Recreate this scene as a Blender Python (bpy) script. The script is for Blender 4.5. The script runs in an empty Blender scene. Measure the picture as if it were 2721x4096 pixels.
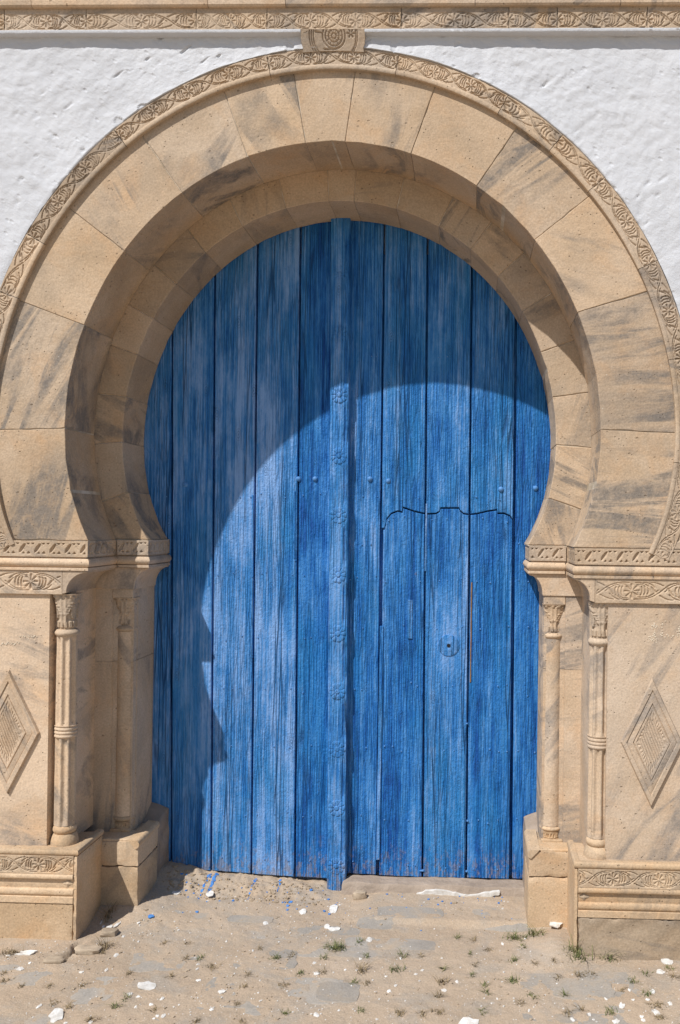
import bpy, math, random
import numpy as np
from mathutils import Matrix, Vector

# ------------------------------------------------------------------ camera, sky, sun, exposure
scene = bpy.context.scene
F, PX, PY = 3700.0, 1764.0, 2090.0          # focal length and principal point in photo pixels (2721 x 4096)
YAW, ROLL = math.radians(1.8), math.radians(0.75)
CAM = np.array([0.562, -3.70, 1.70])
_d = np.array([-math.sin(YAW), math.cos(YAW), 0.0])
_r = np.array([math.cos(YAW), math.sin(YAW), 0.0])
_z = np.array([0.0, 0.0, 1.0])
_R = _r * math.cos(ROLL) + _z * math.sin(ROLL)
_U = -_r * math.sin(ROLL) + _z * math.cos(ROLL)
cam_data = bpy.data.cameras.new("camera")
cam = bpy.data.objects.new("camera", cam_data)
scene.collection.objects.link(cam)
M = Matrix(((_R[0], _U[0], -_d[0], CAM[0]), (_R[1], _U[1], -_d[1], CAM[1]), (_R[2], _U[2], -_d[2], CAM[2]), (0, 0, 0, 1)))
cam.matrix_world = M
cam_data.sensor_fit = 'VERTICAL'
cam_data.sensor_height = 36.0
cam_data.sensor_width = 24.0
cam_data.lens = F / 4096.0 * 36.0
cam_data.shift_x = (1360.5 - PX) / 4096.0
cam_data.shift_y = (PY - 2048.0) / 4096.0
cam_data.clip_start = 0.05
cam_data.clip_end = 500.0
scene.camera = cam

SUN = Vector((0.70, 1.0, -1.545)).normalized()
world = bpy.data.worlds.new("World")
scene.world = world
world.use_nodes = True
wn = world.node_tree.nodes
wl = world.node_tree.links
wn.clear()
sky = wn.new("ShaderNodeTexSky")
sky.sky_type = 'NISHITA'
sky.sun_disc = False
sky.sun_elevation = math.asin(-SUN.z)
sky.sun_rotation = math.atan2(-SUN.x, -SUN.y)
sky.air_density = 1.0
sky.dust_density = 0.8
bg = wn.new("ShaderNodeBackground")
bg.inputs[1].default_value = 0.082
wo = wn.new("ShaderNodeOutputWorld")
wl.new(sky.outputs[0], bg.inputs[0])
wl.new(bg.outputs[0], wo.inputs[0])
sd = bpy.data.lights.new("sun", 'SUN')
sd.energy = 4.2
sd.angle = math.radians(0.55)
sd.color = (1.0, 0.965, 0.925)
so = bpy.data.objects.new("sun", sd)
so.rotation_euler = SUN.to_track_quat('-Z', 'Y').to_euler()
so.location = (-3, -5, 8)
scene.collection.objects.link(so)
scene.view_settings.view_transform = 'Standard'
scene.view_settings.look = 'None'
scene.view_settings.exposure = 0.18
scene.cycles.max_bounces = 12
scene.cycles.diffuse_bounces = 9
scene.view_settings.gamma = 1.0
scene.view_settings.use_curve_mapping = False

rnd = random.Random(7)
nrs = np.random.RandomState(11)

# ------------------------------------------------------------------ helpers
def un(x, y, Y):
    """photo pixel -> point on the vertical plane at depth Y"""
    v = _d + _R * ((x - PX) / F) + _U * ((PY - y) / F)
    return CAM + v * ((Y - CAM[1]) / v[1])

_LAT = nrs.rand(64, 256, 256)
def vn(x, y, scale, seed=0):
    """smooth value noise, 0..1, vectorised"""
    x = np.asarray(x, float) * scale + 71.3
    y = np.asarray(y, float) * scale + 37.7
    xi = np.floor(x).astype(int); yi = np.floor(y).astype(int)
    fx = x - xi; fy = y - yi
    fx = fx * fx * (3 - 2 * fx); fy = fy * fy * (3 - 2 * fy)
    L = _LAT[seed % 64]
    g = lambda a, b: L[a % 256, b % 256]
    return (g(xi, yi) * (1 - fx) * (1 - fy) + g(xi + 1, yi) * fx * (1 - fy)
            + g(xi, yi + 1) * (1 - fx) * fy + g(xi + 1, yi + 1) * fx * fy)

def fbm(x, y, scale, seed=0, octv=4, gain=0.5):
    s = 0; a = 1.0; t = 0
    for i in range(octv):
        s = s + a * vn(x, y, scale * 2 ** i, seed + i); t += a; a *= gain
    return s / t

COL = scene.collection
def tag(o, label=None, category=None, group=None, kind=None):
    if label: o["label"] = label
    if category: o["category"] = category
    if group: o["group"] = group
    if kind: o["kind"] = kind
    return o

def empty(name, loc, label=None, category=None, group=None):
    o = bpy.data.objects.new(name, None)
    o.empty_display_size = 0.1
    COL.objects.link(o)
    o.location = loc
    return tag(o, label, category, group)

def wloc(o):
    v = Vector((0, 0, 0))
    while o is not None:
        v += o.location
        o = o.parent
    return v

def mk(name, V, Fc, mat, parent=None, smooth=False, flip=False, origin=None, sharp=38, data=None):
    """mesh object from world-space vertices; origin = its own pivot when top-level"""
    V = np.asarray(V, float).copy()
    if flip:
        V[:, 0] *= -1
        Fc = [tuple(reversed(f)) for f in Fc]
    if parent is not None:
        pl = wloc(parent)
        # pivot at the piece's own centre so that each piece is its own object in space
        c = (V.min(0) + V.max(0)) / 2
        o_loc = Vector(c) - pl
    else:
        c = np.array(origin) if origin is not None else np.array([(V[:, 0].min() + V[:, 0].max()) / 2, (V[:, 1].min() + V[:, 1].max()) / 2, V[:, 2].min()])
        o_loc = Vector(c)
    me = bpy.data.meshes.new(name)
    me.from_pydata((V - c).tolist(), [], [tuple(int(i) for i in f) for f in Fc])
    me.validate(verbose=False)
    me.update()
    if smooth:
        me.shade_smooth()
        me.set_sharp_from_angle(angle=math.radians(sharp))
    me.materials.append(mat)
    o = bpy.data.objects.new(name, me)
    COL.objects.link(o)
    o.parent = parent
    o.location = o_loc
    return o

class MB:
    def __init__(s): s.v = []; s.f = []; s.n = 0
    def add(s, V, Fc):
        V = np.asarray(V, float)
        s.v.append(V); s.f += [tuple(i + s.n for i in f) for f in Fc]; s.n += len(V)
        return s
    def build(s, name, mat, parent=None, **k):
        return mk(name, np.concatenate(s.v), s.f, mat, parent, **k)

def inset(pts, c):
    P = np.asarray(pts, float); n = len(P)
    out = np.zeros_like(P)
    for i in range(n):
        a = P[i] - P[i - 1]; b = P[(i + 1) % n] - P[i]
        a = a / (np.linalg.norm(a) + 1e-9); b = b / (np.linalg.norm(b) + 1e-9)
        na = np.array([-a[1], a[0]]); nb = np.array([-b[1], b[0]])
        m = na + nb; L = np.linalg.norm(m)
        m = m / L if L > 1e-6 else na
        k = 1.0 / max(0.5, m @ na)
        out[i] = P[i] + m * c * k
    return out

def prism(pts, y0, y1, ch=0.003):
    """outline (x,z), counter-clockwise seen from -Y; front at y0, back at y1, chamfered front edge"""
    P = np.asarray(pts, float); n = len(P); I = inset(P, ch)
    V = np.concatenate([np.c_[I[:, 0], np.full(n, y0), I[:, 1]],
                        np.c_[P[:, 0], np.full(n, y0 + ch), P[:, 1]],
                        np.c_[P[:, 0], np.full(n, y1), P[:, 1]]])
    Fc = [tuple(range(n))]
    for i in range(n):
        j = (i + 1) % n
        Fc.append((i, n + i, n + j, j)); Fc.append((n + i, 2 * n + i, 2 * n + j, n + j))
    Fc.append(tuple(reversed(range(2 * n, 3 * n))))
    return V, Fc

def box(x0, x1, y0, y1, z0, z1, c=0.003):
    """chamfered box, 24 vertices"""
    V = []
    xs = (x0, x1); ys = (y0, y1); zs = (z0, z1)
    idx = {}
    for i in (0, 1):
        for j in (0, 1):
            for k in (0, 1):
                for a in range(3):
                    p = [xs[i], ys[j], zs[k]]
                    for b, s in ((0, i), (1, j), (2, k)):
                        if b != a: p[b] += c * (1 - 2 * s)
                    idx[(i, j, k, a)] = len(V); V.append(p)
    g = lambda i, j, k, a: idx[(i, j, k, a)]
    Fc = []
    for s in (0, 1):
        q = [g(s, 0, 0, 0), g(s, 0, 1, 0), g(s, 1, 1, 0), g(s, 1, 0, 0)]; Fc.append(q if s == 0 else q[::-1])
        q = [g(0, s, 0, 1), g(1, s, 0, 1), g(1, s, 1, 1), g(0, s, 1, 1)]; Fc.append(q if s == 0 else q[::-1])
        q = [g(0, 0, s, 2), g(0, 1, s, 2), g(1, 1, s, 2), g(1, 0, s, 2)]; Fc.append(q if s == 0 else q[::-1])
    for s in (0, 1):
        for t in (0, 1):
            Fc.append([g(s, t, 0, 0), g(s, t, 0, 1), g(s, t, 1, 1), g(s, t, 1, 0)])
            Fc.append([g(s, 0, t, 0), g(s, 0, t, 2), g(s, 1, t, 2), g(s, 1, t, 0)])
            Fc.append([g(0, s, t, 1), g(0, s, t, 2), g(1, s, t, 2), g(1, s, t, 1)])
    for i in (0, 1):
        for j in (0, 1):
            for k in (0, 1):
                Fc.append([g(i, j, k, 0), g(i, j, k, 1), g(i, j, k, 2)])
    V = np.array(V)
    cen = V.mean(0); out = []
    for f in Fc:
        p = V[list(f)]; nrm = np.cross(p[1] - p[0], p[2] - p[0])
        out.append(tuple(f) if nrm @ (p.mean(0) - cen) > 0 else tuple(reversed(f)))
    return V, out

def rbox(x0, x1, y0, y1, z0, z1, step=0.014, amp=0.0014, chip=0.0045, seed=0):
    """box with worn faces and chipped arrises; all faces share one position-based displacement"""
    lo = np.array([x0, y0, z0]); hi = np.array([x1, y1, z1]); V = []; Fc = []; nb = 0
    for ax in range(3):
        u, w = [(1, 2), (2, 0), (0, 1)][ax]
        nu = max(2, int((hi[u] - lo[u]) / step) + 1); nw = max(2, int((hi[w] - lo[w]) / step) + 1)
        A, B = np.meshgrid(np.linspace(lo[u], hi[u], nu), np.linspace(lo[w], hi[w], nw), indexing='ij')
        for sd_ in (0, 1):
            P = np.zeros((nu, nw, 3)); P[..., u] = A; P[..., w] = B; P[..., ax] = hi[ax] if sd_ else lo[ax]
            V.append(P.reshape(-1, 3)); Fc += gridfaces(nu, nw, nb, flip=not sd_); nb += nu * nw
    V = np.concatenate(V); C = (lo + hi) / 2
    ext = (np.abs(V - lo) < 1e-7) | (np.abs(V - hi) < 1e-7)
    cnt = ext.sum(1)
    n1 = fbm(V[:, 0] + V[:, 2] * 0.7, V[:, 1] + V[:, 2], 9, seed, 3) - 0.5
    ck = np.where(cnt >= 2, 0.0012 + chip * np.clip(fbm(V[:, 0] * 1.3 + V[:, 2], V[:, 1] * 1.3 - V[:, 2], 28, seed + 5, 3, 0.6) * 3 - 1.45, 0, 1), 0)
    sgn_ = np.where(V > C, -1.0, 1.0)
    V = V + ext * sgn_ * (ck[:, None] + np.where(cnt == 1, amp * (0.5 + n1 * 2), amp * 0.2)[:, None])
    return V, Fc

def gridfaces(n, m, base=0, flip=False):
    Fc = []
    for i in range(n - 1):
        for j in range(m - 1):
            a = base + i * m + j
            q = (a, a + 1, a + m + 1, a + m)
            Fc.append(q[::-1] if flip else q)
    return Fc

def relief(P, N, H, back=0.02):
    """P: (n,m,3) base surface, N: (n,m,3) or (3,) outward normal, H: (n,m) heights; rim is carried back"""
    n, m = H.shape
    N = np.broadcast_to(N, P.shape)
    S = P + N * H[..., None]
    V = [S.reshape(-1, 3)]
    Fc = gridfaces(n, m)
    ring = [(i, 0) for i in range(n)] + [(n - 1, j) for j in range(1, m)] + [(i, m - 1) for i in range(n - 2, -1, -1)] + [(0, j) for j in range(m - 2, 0, -1)]
    base = n * m
    bk = np.array([P[i, j] - N[i, j] * back for i, j in ring])
    V.append(bk)
    k = len(ring)
    for a in range(k):
        b = (a + 1) % k
        ia = ring[a][0] * m + ring[a][1]; ib = ring[b][0] * m + ring[b][1]
        Fc.append((ib, ia, base + a, base + b))
    V = np.concatenate(V)
    # make the front look along N
    p = V[list(Fc[0])]; nr = np.cross(p[1] - p[0], p[2] - p[0])
    if nr @ N[0, 0] < 0: Fc = [tuple(reversed(f)) for f in Fc]
    return V, Fc

def lathe(cx, cy, prof, nt=28, mod=None, t0=0, t1=2 * math.pi):
    """prof: list of (z, r); mod(theta, i, z, r) -> r"""
    closed = abs((t1 - t0) - 2 * math.pi) < 1e-6
    T = np.linspace(t0, t1, nt, endpoint=not closed)
    V = []
    for i, (z, r) in enumerate(prof):
        for t in T:
            rr = mod(t, i, z, r) if mod else r
            V.append((cx + rr * math.sin(t), cy - rr * math.cos(t), z))
    n = len(prof); Fc = []
    for i in range(n - 1):
        for j in range(nt if closed else nt - 1):
            k = (j + 1) % nt
            Fc.append((i * nt + j, i * nt + k, (i + 1) * nt + k, (i + 1) * nt + j))
    Fc.append(tuple(reversed(range(nt)))); Fc.append(tuple(range((n - 1) * nt, n * nt)))
    return np.array(V), Fc

def dens(prof, step):
    out = []
    for (z0, r0), (z1, r1) in zip(prof, prof[1:]):
        k = max(1, int(abs(z1 - z0) / step))
        out += [(z0 + (z1 - z0) * i / k, r0 + (r1 - r0) * i / k) for i in range(k)]
    return out + [prof[-1]]

def sweep(path, prof):
    """path: plan points (x,y) with the outside on the right hand when walking; prof: list of (offset, z) top to bottom"""
    P = np.asarray(path, float); n = len(P)
    dirs = [(P[i + 1] - P[i]) / np.linalg.norm(P[i + 1] - P[i]) for i in range(n - 1)]
    nor = [np.array([q[1], -q[0]]) for q in dirs]
    V = []
    for i in range(n):
        if i == 0: m = nor[0]; k = 1
        elif i == n - 1: m = nor[-1]; k = 1
        else:
            m = nor[i - 1] + nor[i]; m = m / np.linalg.norm(m); k = 1 / (m @ nor[i])
        for o, z in prof:
            q = P[i] + m * k * o
            V.append((q[0], q[1], z))
    m_ = len(prof); Fc = []
    for i in range(n - 1):
        for j in range(m_ - 1):
            a = i * m_ + j
            Fc.append((a, a + 1, a + m_ + 1, a + m_))
    Fc.append(tuple(reversed(range(m_)))); Fc.append(tuple(range((n - 1) * m_, n * m_)))
    return np.array(V), Fc

# ------------------------------------------------------------------ materials
def new_mat(name):
    m = bpy.data.materials.new(name); m.use_nodes = True
    nt = m.node_tree; nt.nodes.clear()
    out = nt.nodes.new("ShaderNodeOutputMaterial"); b = nt.nodes.new("ShaderNodeBsdfPrincipled")
    nt.links.new(b.outputs[0], out.inputs[0])
    b.inputs["Roughness"].default_value = 0.9
    b.inputs["Specular IOR Level"].default_value = 0.25
    return m, nt, b

class NT:
    def __init__(s, nt): s.t = nt; s.n = nt.nodes; s.l = nt.links
    def node(s, typ, **kw):
        n = s.n.new(typ)
        for k, v in kw.items(): setattr(n, k, v)
        return n
    def put(s, inp, v):
        if hasattr(v, "links") or isinstance(v, bpy.types.NodeSocket): s.l.new(v, inp)
        else: inp.default_value = v
    def math(s, op, a, b=0.0, clamp=False):
        n = s.node("ShaderNodeMath", operation=op, use_clamp=clamp); s.put(n.inputs[0], a); s.put(n.inputs[1], b); return n.outputs[0]
    def vmath(s, op, a, b=(0, 0, 0), sc=None):
        n = s.node("ShaderNodeVectorMath", operation=op); s.put(n.inputs[0], a); s.put(n.inputs[1], b)
        if sc is not None: s.put(n.inputs["Scale"], sc)
        return n.outputs[0]
    def noise(s, vec, scale, detail=4, rough=0.55, dist=0.0):
        n = s.node("ShaderNodeTexNoise"); s.put(n.inputs["Vector"], vec); s.put(n.inputs["Scale"], scale); s.put(n.inputs["Detail"], detail)
        s.put(n.inputs["Roughness"], rough); s.put(n.inputs["Distortion"], dist); return n.outputs[0]
    def voro(s, vec, scale, feature='F1', out="Distance", rand=1.0):
        n = s.node("ShaderNodeTexVoronoi", feature=feature); s.put(n.inputs["Vector"], vec); s.put(n.inputs["Scale"], scale); s.put(n.inputs["Randomness"], rand)
        return n.outputs[out]
    def voro2(s, vec, sx, sz, feature='DISTANCE_TO_EDGE', out="Distance"):
        p = s.node("ShaderNodeSeparateXYZ"); s.put(p.inputs[0], vec); q = s.node("ShaderNodeCombineXYZ")
        s.put(q.inputs[0], s.math('MULTIPLY', p.outputs[0], sx)); s.put(q.inputs[1], s.math('MULTIPLY', p.outputs[2], sz))
        n = s.node("ShaderNodeTexVoronoi", feature=feature, voronoi_dimensions='2D'); s.put(n.inputs["Vector"], q.outputs[0]); s.put(n.inputs["Scale"], 1.0)
        return n.outputs[out]
    def ramp(s, fac, stops, interp='LINEAR'):
        n = s.node("ShaderNodeValToRGB"); s.put(n.inputs[0], fac); e = n.color_ramp; e.interpolation = interp
        while len(e.elements) < len(stops): e.elements.new(0.5)
        for q, (p, c) in zip(e.elements, stops):
            q.position = p; q.color = (c, c, c, 1) if not isinstance(c, (tuple, list)) else (*c, 1)
        return n.outputs[0]
    def mix(s, fac, a, b, mode='MIX'):
        n = s.node("ShaderNodeMix", data_type='RGBA', blend_type=mode); s.put(n.inputs["Factor"], fac)
        for nm, v in (("A", a), ("B", b)):
            i = [q for q in n.inputs if q.name == nm and q.type == 'RGBA'][0]
            if isinstance(v, (tuple, list)): i.default_value = (*v[:3], 1)
            else: s.l.new(v, i)
        return [q for q in n.outputs if q.type == 'RGBA'][0]
    def bump(s, h, strength, dist, nrm=None):
        n = s.node("ShaderNodeBump"); s.put(n.inputs["Height"], h); n.inputs["Strength"].default_value = strength; n.inputs["Distance"].default_value = dist
        if nrm is not None: s.l.new(nrm, n.inputs["Normal"])
        return n.outputs[0]
    def pos(s): return s.node("ShaderNodeNewGeometry").outputs["Position"]
    def rand(s): return s.node("ShaderNodeObjectInfo").outputs["Random"]
    def mapping(s, vec, scale=(1, 1, 1), rot=(0, 0, 0), loc=(0, 0, 0)):
        n = s.node("ShaderNodeMapping"); s.put(n.inputs[0], vec); n.inputs["Location"].default_value = loc; n.inputs["Rotation"].default_value = rot; n.inputs["Scale"].default_value = scale
        return n.outputs[0]

def stone_mat(name, tint=(1, 1, 1), vein=1.0, orange=0.6):
    m, nt, b = new_mat(name); N = NT(nt)
    p = N.pos(); r = N.rand()
    off = N.node("ShaderNodeCombineXYZ")
    N.put(off.inputs[0], N.math('MULTIPLY', r, 31.0)); N.put(off.inputs[1], N.math('MULTIPLY', r, 17.0)); N.put(off.inputs[2], N.math('MULTIPLY', r, 53.0))
    q = N.vmath('ADD', p, off.outputs[0])
    # broad colour clouds
    n1 = N.noise(q, 2.3, 5, 0.6, 0.4)
    n2 = N.noise(N.vmath('ADD', q, (9, 3, 5)), 5.5, 5, 0.62, 0.6)
    T = lambda c: tuple(a * t for a, t in zip(c, tint))
    c = N.ramp(n1, [(0.28, T((0.375, 0.285, 0.192))), (0.45, T((0.460, 0.355, 0.246))), (0.60, T((0.515, 0.412, 0.302))), (0.75, T((0.478, 0.352, 0.230)))])
    c = N.mix(N.math('MULTIPLY', N.ramp(n2, [(0.52, 0.0), (0.74, 1.0)]), orange), c, T((0.500, 0.335, 0.195)))
    # grey veins running at an angle of their own in every stone
    rot = N.node("ShaderNodeVectorRotate", rotation_type='Y_AXIS'); N.put(rot.inputs["Vector"], q); N.put(rot.inputs["Angle"], N.math('MULTIPLY', r, 6.0))
    vv = N.mapping(rot.outputs[0], scale=(0.9, 2.5, 6.0))
    v1 = N.noise(vv, 1.35, 6, 0.62, 1.2)
    v2 = N.noise(N.vmath('ADD', q, (4, 8, 1)), 1.6, 3, 0.5, 0.3)
    vm = N.math('MULTIPLY', N.ramp(v1, [(0.48, 0.0), (0.58, 1.0)]), N.ramp(v2, [(0.44, 0.05), (0.56, 1.0)]))
    vm = N.math('MULTIPLY', N.math('MULTIPLY', vm, N.ramp(N.noise(q, 26, 5, 0.75), [(0.30, 0.35), (0.60, 1.0)])), 1.0 * vein, True)
    c = N.mix(vm, c, T((0.215, 0.190, 0.163)))
    # a second, broader greyish cloud
    v3 = N.noise(N.mapping(rot.outputs[0], scale=(1.5, 2.0, 3.2), loc=(3, 1, 7)), 1.2, 5, 0.6, 0.8)
    c = N.mix(N.math('MULTIPLY', N.ramp(v3, [(0.50, 0.0), (0.70, 1.0)]), 0.5 * vein), c, T((0.350, 0.292, 0.225)))
    # per stone value, fine grain
    c = N.mix(1.0, c, N.ramp(r, [(0.0, (0.88, 0.885, 0.90)), (0.33, (1.03, 1.0, 0.95)), (0.66, (0.95, 0.965, 0.985)), (1.0, (1.08, 1.05, 1.01))]), 'MULTIPLY')
    fg = N.noise(p, 130, 3, 0.6)
    c = N.mix(1.0, c, N.ramp(fg, [(0.3, 0.84), (0.7, 1.13)]), 'MULTIPLY')
    # pits, chips and pale flecks
    pd = N.voro(p, 42.0); pm = N.noise(p, 7.0, 2)
    pr = N.math('MULTIPLY', N.ramp(pd, [(0.06, 1.0), (0.13, 0.0)]), N.ramp(pm, [(0.46, 0.0), (0.55, 1.0)]))
    c = N.mix(N.math('MULTIPLY', pr, 0.55), c, (0.16, 0.11, 0.07))
    pb = N.math('MULTIPLY', N.ramp(N.voro(N.mapping(q, scale=(1, 1, 1.5)), 15.0), [(0.05, 1.0), (0.085, 0.0)]), N.ramp(N.noise(N.vmath('ADD', q, (1, 5, 2)), 3.0, 3), [(0.48, 0.0), (0.54, 1.0)]))
    c = N.mix(N.math('MULTIPLY', pb, 0.5), c, (0.20, 0.14, 0.09))
    pr = N.math('MAXIMUM', pr, pb)
    pw = N.math('MULTIPLY', N.ramp(N.voro(N.vmath('ADD', p, (3, 3, 3)), 30.0), [(0.05, 1.0), (0.10, 0.0)]), N.ramp(N.noise(N.vmath('ADD', p, (7, 7, 7)), 6.0, 2), [(0.52, 0.0), (0.60, 1.0)]))
    c = N.mix(N.math('MULTIPLY', pw, 0.5), c, (0.66, 0.60, 0.50))
    N.l.new(c, b.inputs["Base Color"])
    h = N.math('ADD', N.math('MULTIPLY', N.noise(p, 60, 5, 0.65), 0.6), N.math('MULTIPLY', pr, -1.3))
    h = N.math('ADD', h, N.math('MULTIPLY', N.noise(p, 14, 3), 0.9))
    N.l.new(N.bump(h, 0.75, 0.005), b.inputs["Normal"])
    b.inputs["Roughness"].default_value = 0.88
    return m

M_STONE = stone_mat("sandstone", (1.20, 1.185, 1.20), vein=0.9)
M_ARCH = stone_mat("sandstone_voussoir", (1.07, 1.04, 1.02), vein=1.1, orange=0.7)
M_WARM = stone_mat("sandstone_warm", (1.14, 1.08, 1.0), vein=0.5, orange=0.8)
M_CARVED = stone_mat("sandstone_carved", (1.06, 1.05, 1.06), vein=0.9, orange=0.35)
M_FOOT = stone_mat("weathered_foot_stone", (0.82, 0.82, 0.83), vein=1.0, orange=0.3)

def mortar_mat():
    m, nt, b = new_mat("lime_mortar"); N = NT(nt); p = N.pos()
    c = N.ramp(N.noise(p, 9, 4), [(0.35, (0.34, 0.28, 0.20)), (0.65, (0.66, 0.58, 0.47))])
    N.l.new(c, b.inputs["Base Color"]); N.l.new(N.bump(N.noise(p, 90, 4), 0.6, 0.004), b.inputs["Normal"]); return m
M_MORTAR = mortar_mat()

def plaster_mat():
    m, nt, b = new_mat("white_limewash"); N = NT(nt); p = N.pos()
    n1 = N.noise(p, 2.2, 4, 0.6)
    c = N.ramp(n1, [(0.3, (0.555, 0.568, 0.592)), (0.7, (0.605, 0.616, 0.638))])
    st = N.noise(N.mapping(p, scale=(9, 1, 0.8)), 1.0, 4, 0.6)
    c = N.mix(N.math('MULTIPLY', N.ramp(st, [(0.60, 0.0), (0.8, 1.0)]), 0.10), c, (0.60, 0.58, 0.55))
    N.l.new(c, b.inputs["Base Color"])
    pr_ = N.mapping(p, rot=(0, math.radians(-38), 0)); ps_ = N.mapping(pr_, scale=(0.45, 1, 1.0))
    h = N.math('ADD', N.noise(ps_, 34, 6, 0.66), N.math('MULTIPLY', N.noise(p, 110, 4, 0.6), 0.30))
    pits = N.math('MULTIPLY', N.ramp(N.voro(N.mapping(pr_, scale=(0.6, 1, 1.0)), 26.0), [(0.06, 1.0), (0.20, 0.0)]), N.ramp(N.noise(p, 5.0, 2), [(0.47, 0.0), (0.56, 1.0)]))
    h = N.math('ADD', h, N.math('MULTIPLY', pits, -0.7))
    N.l.new(N.bump(h, 0.45, 0.010), b.inputs["Normal"]); b.inputs["Roughness"].default_value = 0.93
    return m
M_PLASTER = plaster_mat()

def paint_mat(name="weathered_blue_paint", fixed=False):
    m, nt, b = new_mat(name); N = NT(nt); p = N.pos(); r = N.rand()
    if fixed: r = N.math('MULTIPLY', r, 0.0); r = N.math('ADD', r, 0.62)
    off = N.node("ShaderNodeCombineXYZ"); N.put(off.inputs[0], N.math('MULTIPLY', r, 13.0)); N.put(off.inputs[2], N.math('MULTIPLY', r, 41.0))
    q = N.vmath('ADD', p, off.outputs[0])
    wob = N.noise(N.mapping(q, scale=(3, 1, 1.1)), 1.0, 2)
    qw = N.vmath('ADD', q, N.vmath('MULTIPLY', wob, (0.022, 0, 0.0)))
    # bands of chalked and fresh paint along the grain
    g1 = N.noise(N.mapping(qw, scale=(26, 1, 0.8)), 1.0, 5, 0.62)
    g2 = N.noise(N.mapping(qw, scale=(105, 1, 2.4)), 1.0, 5, 0.6)
    g3 = N.noise(N.mapping(qw, scale=(7, 1, 2.0)), 1.0, 5, 0.62)
    g4 = N.noise(N.mapping(q, scale=(34, 1, 13)), 1.0, 6, 0.72)
    t = N.math('ADD', N.math('ADD', N.math('MULTIPLY', g1, 0.26), N.math('MULTIPLY', g2, 0.30)), N.math('ADD', N.math('MULTIPLY', g3, 0.24), N.math('MULTIPLY', g4, 0.20)))
    t = N.math('ADD', t, N.math('MULTIPLY', N.math('SUBTRACT', r, 0.5), 0.085))
    c = N.ramp(t, [(0.385, (0.003, 0.070, 0.30)), (0.445, (0.013, 0.143, 0.45)), (0.51, (0.052, 0.228, 0.555)), (0.595, (0.205, 0.378, 0.700))])
    tq = N.noise(N.mapping(N.vmath('ADD', q, (5, 0, 9)), scale=(4.5, 1, 1.5)), 1.0, 4, 0.6)
    c = N.mix(N.math('MULTIPLY', N.ramp(tq, [(0.50, 0.0), (0.66, 1.0)]), 0.40), c, (0.008, 0.190, 0.455))
    # open grain: fine dark cracks in clusters
    qv = N.vmath('ADD', q, N.vmath('MULTIPLY', N.noise(N.mapping(q, scale=(25, 1, 7)), 1.0, 3), (0.006, 0, 0.0)))
    k1 = N.voro2(qv, 52.0, 1.5)
    k2 = N.voro2(N.vmath('ADD', qv, (3, 0, 2)), 95.0, 4.0)
    cm = N.noise(N.mapping(q, scale=(13, 1, 0.45)), 1.0, 4)
    crack = N.math('MULTIPLY', N.ramp(k1, [(0.02, 1.0), (0.10, 0.0)]), N.ramp(cm, [(0.50, 0.0), (0.58, 1.0)]))
    crack2 = N.math('MULTIPLY', N.ramp(k2, [(0.02, 1.0), (0.14, 0.0)]), N.ramp(g3, [(0.42, 0.9), (0.64, 0.1)]))
    crack = N.math('MAXIMUM', crack, N.math('MULTIPLY', crack2, 0.55))
    c = N.mix(N.math('MULTIPLY', crack, 0.80), c, (0.006, 0.060, 0.19))
    # knots
    kd = N.voro2(q, 5.2, 2.4, 'F1')
    kr = N.ramp(kd, [(0.03, 1.0), (0.10, 0.0)])
    kring = N.math('MULTIPLY', kr, N.ramp(N.math('SINE', N.math('MULTIPLY', kd, 210.0)), [(0.4, 0.0), (0.7, 1.0)]))
    c = N.mix(N.math('MULTIPLY', kring, 0.5), c, (0.02, 0.09, 0.25))
    # worn specks of bare brown wood
    wr = N.math('MULTIPLY', N.ramp(N.noise(N.mapping(q, scale=(40, 1, 14)), 1.0, 4, 0.7), [(0.70, 0.0), (0.74, 1.0)]), N.ramp(N.noise(p, 2.6, 2), [(0.55, 0.0), (0.68, 1.0)]))
    c = N.mix(N.math('MULTIPLY', wr, 0.6), c, (0.16, 0.105, 0.07))
    # mud splashed and rubbed into the foot of the planks
    sz = N.node("ShaderNodeSeparateXYZ"); N.put(sz.inputs[0], p)
    low = N.ramp(N.math('MULTIPLY', sz.outputs[2], 2.2), [(0.09, 1.0), (0.62, 0.0)])
    sp = N.noise(N.mapping(q, scale=(48, 1, 22)), 1.0, 5, 0.72)
    mud_ = N.math('MULTIPLY', N.ramp(N.math('ADD', sp, N.math('MULTIPLY', low, 0.13)), [(0.60, 0.0), (0.66, 1.0)]), low)
    c = N.mix(N.math('MULTIPLY', mud_, 0.62), c, (0.27, 0.225, 0.20))
    N.l.new(c, b.inputs["Base Color"])
    h = N.math('ADD', N.math('MULTIPLY', g2, 1.5), N.math('MULTIPLY', crack, -1.8))
    h = N.math('ADD', h, N.math('MULTIPLY', kring, -0.6))
    h = N.math('ADD', h, N.math('MULTIPLY', N.noise(N.mapping(q, scale=(120, 1, 75)), 1.0, 3, 0.6), 1.5))
    N.l.new(N.bump(h, 0.85, 0.0045), b.inputs["Normal"])
    b.inputs["Roughness"].default_value = 0.62; b.inputs["Specular IOR Level"].default_value = 0.3
    return m
M_BLUE = paint_mat()
M_BLUE2 = paint_mat("weathered_blue_paint_fittings", True)

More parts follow.
